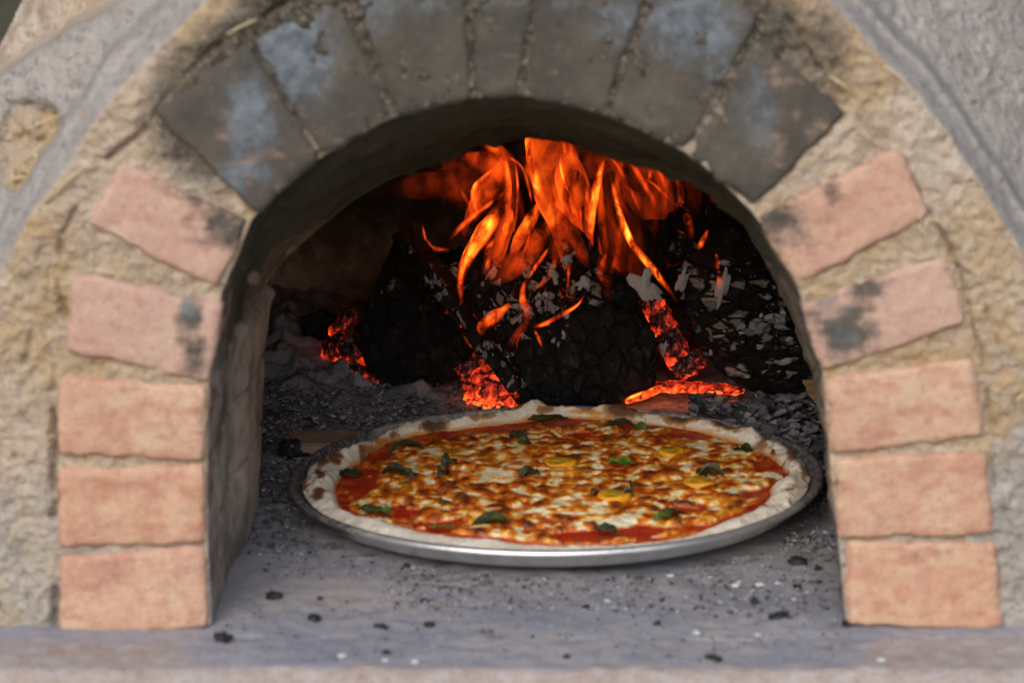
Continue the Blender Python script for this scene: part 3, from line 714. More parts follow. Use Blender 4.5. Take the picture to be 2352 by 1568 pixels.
def crust_h(th):      # how high the rim puffs
    return 0.0120 + 0.0030 * np.sin(th - 0.2) + 0.0060 * noise(np.cos(th) * 5, np.sin(th) * 5, 2, 5) + 0.0010 * noise(np.cos(th) * 14, np.sin(th) * 14, 2, 6)
def smoothang(f, th):  # average to round the traced corners
    return sum(f(th + d) for d in (-0.03, -0.015, 0, 0.015, 0.03)) / 5
TOAST = [(1000,978,30,12,.8),(1085,955,26,8,.5),(1330,925,70,10,.85),(1440,945,50,14,.9),(1530,948,60,12,.7),(1600,962,35,10,.8),(1680,978,45,12,1.05),(1560,975,40,8,.7),(850,1032,30,10,.5),
         (770,1050,16,9,.8),(740,1055,14,8,.8),(735,1085,12,7,.9),(700,1110,10,10,.6),(730,1130,16,8,.8),(910,1180,26,8,.85),(1750,1040,20,8,.5),(1820,1062,16,10,.6),(1770,1058,8,5,.8),(1850,1110,10,18,.5),
         (1250,945,20,7,.6),(905,1000,18,6,.5),(1000,1225,30,5,.3),(1580,1240,22,4,.35),(1100,960,40,5,.5),(800,1145,10,6,.5),(1700,1000,20,6,.4)]
OILP = [(880,1010,40,14,.9),(1000,982,40,8,.9),(1120,972,60,7,.6),(1350,953,60,8,.9),(1420,960,60,8,.8),(830,1045,20,10,.8),(1640,1000,30,6,.5),(1780,1090,40,18,.6),(1740,1060,60,10,.8),(1560,1235,70,8,.45),(800,1090,18,8,.4),(790,1130,20,15,.35)]
def crust():
    nt_, nr = 1100, 90
    th = np.linspace(-math.pi, math.pi, nt_, endpoint=False)[None, :]
    ro = smoothang(lambda t: pz_edges(t)[0], th); ri = smoothang(lambda t: pz_edges(t)[1], th)
    ro = ro + 0.0035 * fbm(np.cos(th) * 12, np.sin(th) * 12, 0, 4, 31); ro = np.minimum(ro, 0.2312)
    t = np.linspace(0, 1, nr)[:, None]
    # t<0.75: top from sauce edge (tucked under sauce) to the rim, t>0.75: down the side and under
    ta = np.clip(t / 0.75, 0, 1); tb = np.clip((t - 0.75) / 0.25, 0, 1)
    a0 = ri - 0.012
    r = a0 + (ro - a0) * ta
    q = (r - ri) / (ro - ri)
    H = crust_h(th)
    prof = np.where(q < 0, 0, np.sin(np.clip(q, 0, 1) ** 0.72 * math.pi * 0.86) / 1.0)
    x = PC[0] + r * np.cos(th); y = PC[1] + r * np.sin(th)
    big = fbm(x * 38, y * 38, 0, 3, 40); mid = fbm(x * 110, y * 110, 0, 3, 45); fine = fbm(x * 300, y * 300, 0, 2, 49)
    base = 0.0165
    ft = sst(-0.35, -0.9, np.sin(th)); big = big * (1 - 0.75 * ft); mid = mid * (1 - 0.5 * ft); H = H * (1 - 0.25 * ft)
    zt = base - 0.002 * (q < 0) + H * prof * (1 + 0.38 * big) + (0.0012 * mid + 0.0006 * fine) * np.clip(q * 3, 0, 1)
    # folds in the thick end at the right
    zt_edge = zt
    z = zt - tb ** 1.2 * (zt - (PZ + 0.001))
    r2 = r + 0.0025 * np.sin(tb * math.pi) - 0.004 * tb
    r2 = np.minimum(r2, 0.2165 + np.clip((z - PZ) / (RZ - PZ), 0, 1) * 0.0145)
    x = PC[0] + r2 * np.cos(th); y = PC[1] + r2 * np.sin(th)
    px, py = proj(x, y, z)
    toast = np.zeros_like(x); oil = np.zeros_like(x)
    px = px + 14 * fbm(x * 60, y * 60, 0, 3, 81); py = py + 7 * fbm(x * 60, y * 60, 4, 3, 82)
    for (a, b, rx, ry, m_) in TOAST: toast = np.maximum(toast, m_ * 1.3 * np.exp(-(((px - a) / (rx * 1.15)) ** 2 + ((py - b + 3) / (ry * 1.9)) ** 2) ** 1.5))
    toast = np.maximum(toast, 0.75 * sst(0.28, 0.6, noise(x * 75, y * 75, 0, 52)) * sst(0.0, 0.4, big + 0.2))
    for (a, b, rx, ry, m_) in OILP: oil = np.maximum(oil, m_ * np.exp(-(((px - a) / rx) ** 2 + ((py - b) / ry) ** 2)))
    oil = np.maximum(oil, 0.8 * sst(0.22, 0.0, q))
    V = tilt(np.stack([x.ravel(), y.ravel(), z.ravel()], -1))
    return mesh('crust', V, gridfaces(nr, nt_, True), CRUST, None, dict(toast=toast.ravel(), oil=oil.ravel()))
def sauce_z(x, y): return 0.0190 + 0.0012 * fbm(x * 22, y * 22, 0, 2, 60) + 0.0005 * fbm(x * 150, y * 150, 0, 3, 64)
def sauce():
    nt_, nr = 700, 150
    th = np.linspace(-math.pi, math.pi, nt_, endpoint=False)[None, :]
    ri = smoothang(lambda t: pz_edges(t)[1], th) + 0.0022 + 0.0035 * fbm(np.cos(th) * 14, np.sin(th) * 14, 0, 4, 66)
    t = np.linspace(0.01, 1, nr)[:, None]; r = ri * t
    x = PC[0] + r * np.cos(th); y = PC[1] + r * np.sin(th); z = sauce_z(x, y) + 0.0015 * sst(0.95, 0.99, t) - 0.004 * sst(0.985, 1.0, t)
    oil = 0.12 + 0.6 * sst(0.86, 1.0, t) + 0 * x
    V = tilt(np.stack([x.ravel(), y.ravel(), z.ravel()], -1))
    V = np.vstack([V, tilt(np.array([[PC[0], PC[1], 0.0190]]))]); F = [list(f) for f in gridfaces(nr, nt_, True)]
    F += [[len(V) - 1, (k + 1) % nt_, k] for k in range(nt_)]
    return mesh('tomato_sauce', V, F, SAUCE, None, dict(oil=np.r_[oil.ravel(), 0.3]))
# patches where the photo shows bare sauce (+) or solid cheese (-)
BARE = [(860,1030,90,30,1.2),(990,1000,90,12,1.1),(1150,985,110,11,1.2),(1300,968,140,12,1.3),(1500,990,80,9,1.0),(1620,1012,70,12,1.0),(830,1110,60,18,.9),(1090,1115,55,12,.55),(960,1130,45,10,.6),
        (1770,1090,45,22,1.2),(1700,1040,60,10,.6),(900,1175,80,12,.9),(1000,1205,110,9,1.1),(1200,1222,90,10,.7),(1330,1238,90,12,1.2),(1500,1225,110,12,1.0),(1650,1180,70,10,.7),(1730,1150,30,18,.8),(1430,1240,60,6,.5),(1600,1150,40,5,.3),(1560,1185,50,8,.5)]
SOLID = [(1145,1098,55,18,.8),(1440,1208,60,22,1.1),(1610,1045,60,16,.7),(1680,1062,70,20,.8),(1340,1190,90,16,.6),(1010,1045,60,12,.5),(1300,1130,300,50,.4),(1350,1050,260,30,.4),(1700,1130,50,14,.6),(1070,1075,120,14,.4),(960,1165,80,10,.4)]
NOBROWN = [(1145,1100,45,16,.6),(1440,1215,45,16,.7),(1600,1040,50,12,.35),(1700,1062,40,12,.5),(1340,1180,90,12,.35),(1715,1140,40,12,.4),(1750,1030,30,10,.3),(985,1040,40,8,.3),(1180,1050,40,8,.2)]
def cheese():
    n = 470; R = 0.222
    g = np.linspace(-R, R, n); X, Y = np.meshgrid(PC[0] + g, PC[1] + g); X = X.ravel(); Y = Y.ravel()
    th = np.arctan2(Y - PC[1], X - PC[0]); r = np.hypot(X - PC[0], Y - PC[1]); ri = pz_edges(th)[1]
    px, py = proj(X, Y, 0.019)
    c = 0.30 + 0.90 * fbm(X * 25, Y * 26, 0, 4, 300, 0.6)
    for (a, b, rx, ry, m_) in BARE: c -= m_ * 0.62 * np.exp(-(((px - a) / rx) ** 2 + ((py - b) / ry) ** 2))
    for (a, b, rx, ry, m_) in SOLID: c += m_ * 0.5 * np.exp(-(((px - a) / rx) ** 2 + ((py - b) / ry) ** 2))
    c -= 1.2 * sst(-0.010, 0.002, r - ri)
    c = c + 0.10 * fbm(X * 130, Y * 130, 0, 3, 320)
    th_ = np.clip(c, -0.3, 1)
    lump = fbm(X * 60, Y * 66, 1, 2, 330); lump2 = fbm(X * 130, Y * 150, 2, 2, 340)
    hgt = 0.0052 * (1 - np.exp(-np.clip(th_, 0, 1) * 5.0)) + (0.0022 * lump + 0.0010 * lump2) * sst(0, 0.25, th_) - 0.003 * sst(0.0, -0.1, th_)
    z = sauce_z(X, Y) + hgt - 0.0002
    # blisters brown first on the high spots, in rounded blobs
    b = 0.60 + 0.70 * lump + 0.30 * fbm(X * 95, Y * 95, 5, 3, 350) + 0.20 * fbm(X * 14, Y * 14, 5, 2, 360)
    for (a, b_, rx, ry, m_) in NOBROWN: b -= m_ * np.exp(-(((px - a) / rx) ** 2 + ((py - b_) / ry) ** 2))
    b -= 0.12 * sst(0.15, 0.0, th_)
    V = tilt(np.stack([X, Y, z], -1)); F = gridfaces(n, n); F = F[(th_[F] > -0.02).any(1) & (r[F] < ri[F] + 0.004).all(1)]
    V, F, A = compact(V, F, dict(brown=np.clip(b, 0, 1), thick=np.clip(th_ * 2, 0, 1)))
    return mesh('melted_cheese', V, F, CHEESE, None, A)
pizza = empty('pizza', (PC[0], PC[1], PZ))
tag(pizza, 'large baked cheese and tomato pizza with basil leaves lying in the round tray', 'pizza')
for o in (crust(), sauce(), cheese()): reparent(o, pizza)
def topz(x, y): return float(sauce_z(np.array([x]), np.array([y]))[0]) + 0.0052 + (x - PC[0]) * TILT * 1.6 + 0.002
def leaf(px, py, L, W, rot, mat, curl=0.3, lift=0.0, seed=0, label=None):
    x, y = onZ(px, py, 0.022); x = float(x); y = float(y)
    nu, nv = 26, 14; u = np.linspace(-1, 1, nu)[:, None]; v = np.linspace(-1, 1, nv)[None, :]
    wid = W / 2 * np.clip(1 - np.abs(u + 0.1 * (1 - u * u)) ** 2.2, 0, 1) ** 0.62
    a = u * L / 2 + 0 * v; b = v * wid
    z = 0.0022 + lift + curl * 0.0055 * (np.abs(v) ** 1.6 * wid / (W / 2)) + 0.0032 * fbm(a * 90 + seed, b * 90, seed, 3, 400 + seed) - 0.006 * np.abs(u) ** 2 * (curl > 0.5) + 0.0008 * np.abs(np.sin(a * 700)) * (1 - np.abs(v))
    z -= 0.0008 * np.exp(-(v / 0.15) ** 2)
    ca, sa = math.cos(rot), math.sin(rot)
    X = x + a * ca - b * sa; Y = y + a * sa + b * ca; Z = topz(x, y) - 0.0015 + z
    top = np.stack([X.ravel(), Y.ravel(), Z.ravel()], -1); bot = top.copy(); bot[:, 2] -= 0.0006
    F = gridfaces(nu, nv); N = nu * nv
    rim = [i for i in range(nv)] + [i * nv + nv - 1 for i in range(1, nu)] + [N - 1 - i for i in range(1, nv)] + [i * nv for i in range(nu - 2, 0, -1)]
    FF = [list(f) for f in F] + [list(f[::-1] + N) for f in F] + [[rim[k], rim[(k + 1) % len(rim)], rim[(k + 1) % len(rim)] + N, rim[k] + N] for k in range(len(rim))]
    o = mesh('basil_leaf', np.vstack([top, bot]), FF, mat, None); reparent(o, pizza)
    if label: o['label'] = label
G_, D_, O_ = LEAF_G, LEAF_D, LEAF_O
LV = [(806,1088,.022,.020,.1,O_,.2,0),(905,1086,.026,.014,-.3,D_,.9,.002),(935,1098,.022,.008,-.9,D_,.8,.001),(1032,1074,.020,.012,.9,D_,.9,.003),(1018,1092,.022,.008,1.2,D_,.6,.001),
 (930,1026,.036,.015,.35,D_,.6,.001),(1258,974,.042,.018,.3,O_,.5,.001),(1192,1016,.024,.010,-.7,D_,1.0,.002),(1204,1028,.014,.010,.0,O_,.4,.001),(1428,990,.036,.012,-.25,D_,.7,.002),
 (1470,998,.014,.010,-.4,G_,.5,.001),(1428,1077,.026,.016,-.45,G_,.4,.001),(1216,1099,.024,.011,.55,D_,1.0,.002),(1706,1054,.018,.020,-.6,O_,.6,.002),(1634,1108,.024,.011,-.2,D_,1.0,.003),
 (1612,1102,.014,.006,-.9,D_,.6,.001),(856,1178,.028,.016,-.3,O_,.5,.001),(878,1184,.016,.016,-.3,G_,.5,.002),(1128,1204,.034,.016,.15,O_,.7,.001),(1015,1217,.024,.008,-.05,G_,.2,.000),
 (1545,1196,.028,.012,.65,O_,.6,.002),(1520,1206,.016,.012,.5,G_,.4,.001),(1390,1232,.022,.016,-.5,D_,.5,.001),(1370,1150,.012,.006,.4,D_,.5,.002),(1442,1152,.012,.006,.2,D_,.6,.002),(1452,1138,.012,.005,1.4,D_,.8,.004),(1020,1160,.012,.008,.1,O_,.2,-.001)]
for i, l in enumerate(LV): leaf(*l, seed=i)
def slice_(px, py, r, mat, label):
    x, y = map(float, onZ(px, py, 0.022)); n = 40; z0_ = topz(x, y)
    rings = [(0, .0030, 1), (r * .45, .0028, 1), (r * .75, .0034, 0), (r * .93, .0034, 0), (r, .0024, 0), (r * 1.0, -.002, 0)]
    V = []; 
    for k, (rr, zz, _) in enumerate(rings):
        for j in range(n):
            t = 2 * math.pi * j / n; w1 = 1 + 0.06 * math.sin(3 * t + px)
            V.append((x + rr * w1 * math.cos(t), y + rr * w1 * 0.9 * math.sin(t), z0_ - .001 + zz + 0.0008 * math.sin(2 * t + px)))
    F = [list(f) for f in gridfaces(len(rings), n, True)]
    o = mesh('tomato_slice', V, F, TOM_Y, None); reparent(o, pizza); o['label'] = label
    V2 = []
    for k, (rr, zz) in enumerate([(0, .0042), (r * .35, .0044), (r * .58, .0036)]):
        for j in range(n):
            t = 2 * math.pi * j / n; V2.append((x + rr * math.cos(t) * (1 + .2 * math.sin(4 * t)), y + rr * .9 * math.sin(t), z0_ - .001 + zz))
    q = mesh('seed_pulp', V2, [list(f) for f in gridfaces(3, n, True)], TOM_S, o)
slice_(1284, 1072, .0155, TOM_Y, 'yellow tomato slice near the middle of the pizza')
slice_(1540, 1053, .0125, TOM_Y, 'yellow tomato slice half under cheese')
slice_(1606, 1124, .0140, TOM_Y, 'bright yellow tomato slice beside a dark leaf')
slice_(1410, 1152, .0145, TOM_Y, 'yellow tomato slice between two wilted leaf tips')

# ================================================================== LOGS, EMBERS, FLAMES
def log(name, outline, d0, vec, mat, flake=None, hot=None, seed=0, endscale=0.9, rough=0.006, label=None, cat='log', group=None, n=150, ns=60, crown=0.0, wide=0.8):
    P = resample(outline + [outline[0]], n + 1)[:-1]
    x, z = onY(P[:, 0], P[:, 1], d0); cx, cz = x.mean(), z.mean()
    s = np.linspace(0, 1, ns)[:, None]; sc = 1 + (endscale - 1) * s
    X = cx + (x - cx) * sc + vec[0] * s; Z = cz + (z - cz) * sc + vec[2] * s; Y = d0 + vec[1] * s + 0 * X
    # end faces
    k = np.linspace(0.02, 0.985, 34)[:, None]
    Xf = cx + (x - cx) * k; Zf = cz + (z - cz) * k; Yf = d0 - crown * (1 - k ** 2) + 0 * Xf + 0.004 * (k > 0.97)
    Xb = cx + vec[0] + (x - cx) * endscale * k[::-1][::4]; Zb = cz + vec[2] + (z - cz) * endscale * k[::-1][::4]; Yb = d0 + vec[1] + 0 * Xb
    X = np.vstack([Xf, X, Xb]); Y = np.vstack([Yf, Y, Yb]); Z = np.vstack([Zf, Z, Zb])
    L = np.hypot(X - cx, Z - cz) + 1e-6
    a = fbm(X * 26, Y * 26, Z * 26, 4, 500 + seed); b = fbm(X * 90, Y * 60, Z * 90, 3, 510 + seed); ab_ = np.abs(fbm(X * 55, Y * 25, Z * 55, 3, 520 + seed))
    body = np.zeros_like(X); body[33:] = 1
    dn = rough * (a + 0.5 * b - 1.1 * ab_)
    X = X + dn * (X - cx) / L * np.where(body > 0, 1, np.vstack([k, np.ones((len(X) - 34, 1))])); Z = Z + dn * (Z - cz) / L * np.where(body > 0, 1, np.vstack([k, np.ones((len(X) - 34, 1))]))
    Y = Y + rough * 0.6 * (b + a) * (1 - body)
    px, py = proj(X, Y, Z)
    fl = np.zeros_like(X); ht = np.zeros_like(X)
    for (u, v, rx, ry, m_) in (flake or []): fl = np.maximum(fl, m_ * np.exp(-(((px - u) / rx) ** 2 + ((py - v) / ry) ** 2)))
    for (u, v, rx, ry, m_) in (hot or []): ht = np.maximum(ht, m_ * np.exp(-(((px - u) / rx) ** 2 + ((py - v) / ry) ** 2)))
    F = gridfaces(len(X), n, True)
    V = np.stack([X.ravel(), Y.ravel(), Z.ravel()], -1)
    o = mesh(name, V, F, mat, None, dict(flake=fl.ravel(), hot=ht.ravel()))
    origin_to(o, (float(cx), d0, float(z.min())))
    if label: tag(o, label, cat, group)
    if flake:
        w_ = np.clip(fl.ravel() - 0.35, 0, 1); w_ = w_ * (sst(0.0, 0.5, fbm(V[:, 0] * 30, V[:, 1] * 30, V[:, 2] * 30, 3, 560 + seed)) + 0.08); cnt = int(min(420, w_.sum() * 0.15 + 12))
        w_ *= (Y.ravel() < d0 + 0.10)
        idx = RS.choice(len(V), cnt, p=w_ / w_.sum()); vv, ff = ico(2); AV = []; AF = []; SH = []
        for q, ii in enumerate(idx):
            sz = 0.0007 + 0.0040 * RS.rand() ** 3; st = RS.uniform(0.8, 1.6)
            p = vv * (1 + 0.5 * (RS.rand(len(vv), 1) - .5) + 0.55 * fbm(vv[:, :1] * 1.7 + q, vv[:, 1:2] * 1.7, vv[:, 2:3] * 1.7, 2, 3)) * np.array([sz * (wide if RS.rand() < .6 else .6), sz * .15, sz * st * .8]); t = RS.uniform(-.5, .5); c_, s_ = math.cos(t), math.sin(t)
            p = np.stack([p[:, 0] * c_ - p[:, 2] * s_, p[:, 1] + p[:, 0] * RS.uniform(-.6, .6), p[:, 0] * s_ + p[:, 2] * c_], -1)
            p += V[ii] - np.array([cx, d0, float(z.min())]) - np.array([0, 0.0012, 0]); AV.append(p); AF.append(ff + q * len(vv)); SH.append(np.full(len(vv), RS.uniform(.5, .86)))
        a = mesh('ash_coating', np.vstack(AV), np.vstack(AF), ASH, o, dict(shade=np.concatenate(SH)), smooth=True); a['kind'] = 'stuff'
    return o
log('burning_log', [(835,712),(905,545),(940,560),(1000,640),(1062,742),(1090,800),(1062,850),(1030,880),(960,902),(890,896),(845,850),(818,792)], 0.735, (0.02, 0.22, -0.035), LOG_C,
    [(960,600,60,60,.7),(1000,640,40,60,.9),(880,640,60,60,.55)], [(1040,720,60,60,.4)], 1, 0.8, 0.003, 'black charred split log standing left of the flames, its cut end facing out', 'log')
log('burning_log', [(1010,620),(1090,575),(1180,530),(1270,472),(1335,525),(1395,595),(1455,650),(1485,740),(1440,820),(1300,870),(1190,860),(1100,745)], 0.705, (0.0, 0.15, -0.03), LOG_A,
    [(1100,640,60,60,1.1),(1230,700,60,120,1.0),(1300,600,60,50,.9),(1350,660,50,60,.9),(1290,740,50,60,.9),(1150,720,70,80,.95),(1060,640,50,60,.9)],
    [(1250,700,60,60,.8),(1150,760,60,50,.8)], 2, 0.72, 0.0035, 'big blackened split log in the middle of the fire, its face dotted with pale ash', 'log', crown=0.01)
log('burning_log', [(1160,838),(1225,770),(1300,722),(1390,700),(1462,712),(1500,765),(1516,840),(1508,885),(1440,924),(1330,932),(1215,930)], 0.668, (0.0, 0.05, -0.01), LOG_C,
    [(1285,760,35,50,.9),(1250,790,30,30,.7)], [(1240,760,40,30,.9)], 8, 0.9, 0.003, 'black end of the lowest middle log, just behind the tray', 'log', crown=0.012)
log('burning_log', [(897,545),(915,533),(960,580),(1020,655),(1080,735),(1140,810),(1215,905),(1222,930),(1190,932),(1130,850),(1060,765),(1000,680),(940,600)], 0.655, (0.012, 0.035, 0.0), LOG_C,
    [(930,570,30,40,.9),(1000,650,40,50,.9),(1060,735,40,40,.8),(1130,830,50,50,1.1),(1180,880,40,40,1.0)], [(1160,850,80,60,1.0),(1040,720,60,60,.6)], 9, 1.0, 0.0022,
    'thin split stick leaning in a straight line from upper left down to the tray', 'log', crown=0.0, wide=0.5)
log('burning_log', [(1560,610),(1620,560),(1680,505),(1745,560),(1800,640),(1850,720),(1885,800),(1925,870),(1940,905),(1860,915),(1740,905),(1690,880),(1620,820),(1575,740)], 0.720, (0.05, 0.24, -0.04), LOG_B,
    [(1570,650,40,70,1.0),(1700,640,90,60,1.0),(1760,700,90,60,1.0),(1700,770,110,60,1.0),(1640,690,50,70,1.0),(1750,850,130,35,.85),(1830,800,40,60,.9)],
    [(1590,760,40,80,.6)], 3, 0.78, 0.0045, 'large black log under the right side of the arch, covered in peeling white ash', 'log', crown=0.02, wide=2.4)
log('burning_log', [(1520,500),(1580,455),(1660,470),(1720,540),(1700,640),(1600,680),(1500,600),(1470,500)], 0.86, (0.02, 0.12, -0.04), LOG_C,
    [(1560,560,60,50,.6)], [(1560,500,80,80,.25)], 4, 0.9, 0.005, 'dark log behind the others at the right rear of the fire', 'log')
log('burning_log', [(970,600),(1060,565),(1160,590),(1180,680),(1100,760),(1000,740),(950,650)], 0.86, (-0.02, 0.12, -0.04), LOG_C,
    [(1040,590,40,30,.8)], [(1060,600,60,60,.5)], 5, 0.9, 0.005, 'dark log behind the gap between the left and middle logs', 'log')
log('wood_splinter', [(1842,872),(1870,866),(1935,872),(1960,900),(1930,935),(1880,932),(1850,900)], 0.64, (0.06, 0.10, 0.0), RAWW,
    None, None, 6, 0.8, 0.003, 'unburnt tan piece of split wood at the far right behind the brick', 'firewood', n=60, ns=16)
log('charcoal_chunk', [(690,730),(740,715),(780,740),(775,800),(735,830),(695,800)], 0.86, (0.0, 0.05, 0.0), CHAR, None, None, 7, 0.8, 0.006,
    'dark charcoal chunk lying by the left rear wall of the oven', 'charcoal', n=60, ns=16)

def lump(name, px, py, d, rx, ry, rz, mat, seed, heat=0.5, amp=0.35, parent=None, rot=0.0, sub=4, cube=0.0):
    v, f = ico(sub); v = v.copy()
    if cube: v = v / (np.max(np.abs(v), axis=1, keepdims=True) * cube + (1 - cube))
    nn = fbm(v[:, 0] * 1.6 + seed, v[:, 1] * 1.6, v[:, 2] * 1.6, 4, 600 + seed)
    v = v * (1 + amp * nn)[:, None]
    p = v * np.array([rx, ry, rz]); c, s = math.cos(rot), math.sin(rot)
    X = p[:, 0] * c - p[:, 2] * s; Z = p[:, 0] * s + p[:, 2] * c
    o = mesh(name, np.stack([X, p[:, 1], Z], -1), f, mat, parent, dict(firing=heat + 0.12 + 0.45 * nn - 0.22 * v[:, 2], shade=0.2 + 0.3 * nn))
    o.location = V3(px, py, d); return o
EM = [  # px, py, depth, rx, rz, heat, rot, label
 (1128,880,.690,.017,.017,.80,.3,'bright orange ember block under the left edge of the middle log'),
 (1102,845,.720,.022,.014,.40,.7,'red ember above the brightest block, left of the middle log'),
 (1150,902,.672,.020,.014,.55,-.1,'lowest red ember block, just behind the tray rim'),
 (1094,900,.690,.012,.013,.62,.2,'small red ember left of the bright block'),
 (1178,878,.705,.012,.018,.62,-.6,'narrow ember leaning on the middle log'),
 (790,745,.80,.010,.018,.18,-.7,'thin dim ember standing left of the left log'),
 (775,800,.79,.014,.018,.22,-.5,'dull red ember against the left log at its middle'),
 (812,812,.770,.014,.022,.28,.1,'red streaked ember touching the left log'),
 (838,862,.755,.020,.008,.30,-.6,'dim ember at the foot of the left log'),
 (1500,705,.74,.012,.014,.48,.4,'ember below the pale ash flake right of the middle log'),
 (1525,745,.735,.013,.020,.42,.4,'tall red ember in the gap between the middle and right logs'),
 (1545,800,.725,.014,.022,.30,.5,'dim red ember low in the gap between the middle and right logs'),
 (1580,838,.715,.018,.012,.20,.5,'dull ember streaked with ash at the right log'),
 (1545,888,.690,.024,.005,.72,.0,'long glowing ember strip beside the middle log'),
 (1605,890,.690,.024,.005,.70,-.05,'glowing ember strip under the right log'),
 (1662,894,.690,.022,.004,.60,-.08,'last ember of the row, under the right log'),
 (1475,905,.672,.020,.004,.72,.35,'thin ember at the foot of the middle log'),
]
for i, (px, py, d, rx, rz, h, rot, lab) in enumerate(EM):
    o = lump('ember', px, py, d, rx, 0.014, rz, EMBER, i * 3 + 1, h, 0.4, None, rot, 4, 0.75 if i < 5 else 0.3)
    tag(o, lab, 'ember', 'embers glowing round the logs')

def flame(pts, d, heat, parent=None, flat=1.1, seed=0, side=0.0, name='flame', seg=28):
    """pts: (px, py, half width px); a hollow tongue of fire; side -1/+1 makes that side hotter"""
    P = np.array(pts, float); m = max(24, len(P) * 10)
    t0 = np.r_[0, np.cumsum(np.hypot(np.diff(P[:, 0]), np.diff(P[:, 1])))]; t0 = t0 / t0[-1]
    t = np.linspace(0, 1, m)
    def cr(c):  # smooth spline
        k = 3; y = np.interp(t, t0, c)
        for _ in range(k):
            yp = np.pad(y, 3, mode='edge'); y2 = sum(yp[i:i + len(y)] for i in range(7)) / 7; y2[0], y2[-1] = y[0], y[-1]; y = y2
        return y
    cx, cy_, hw = cr(P[:, 0]), cr(P[:, 1]), np.maximum(cr(P[:, 2]), 0.3)
    dx, dy = np.gradient(cx), np.gradient(cy_); L = np.hypot(dx, dy) + 1e-9; nx, ny = -dy / L, dx / L
    dd = d + 0.012 * np.sin(t * 5 + seed)
    g = np.linspace(0, 2 * math.pi, seg, endpoint=False)[None, :]
    ww = hw[:, None] * (1 + 0.16 * fbm(np.cos(g) * 1.2 + seed, np.sin(g) * 1.2, t[:, None] * 5, 2, 700 + seed))
    ax = cx[:, None] + nx[:, None] * np.cos(g) * ww; ay = cy_[:, None] + ny[:, None] * np.cos(g) * ww
    yy = dd[:, None] + np.sin(g) * ww / 2150.0 * flat
    x, z = onY(ax, ay, yy)
    end = sst(0, 0.30, t) * sst(1, 0.75, t)
    sd_ = 1 + side * np.cos(g) * 0.75
    rimv = np.clip(side * np.cos(g) * 1.3, 0, 1) * np.ones_like(t)[:, None] if side else (0.12 if heat > .3 else 0.0) + 0 * g + 0 * t[:, None]
    ht = heat * end[:, None] * np.clip(sd_, 0.05, 2) * (1 + 0.25 * noise(t * 6 + seed, 0, 0, 3))[:, None]
    V = np.stack([x.ravel(), yy.ravel(), z.ravel()], -1)
    o = mesh(name, V, gridfaces(m, seg, True), FLAME, None, dict(firing=ht.ravel(), rimside=rimv.ravel()))
    o.visible_shadow = True
    if parent: reparent(o, parent)
    return o
fire = empty('wood_fire', tuple(V3(1250, 925, 0.76)))
tag(fire, 'tall orange wood fire leaping from the middle log up to the arch', 'fire')
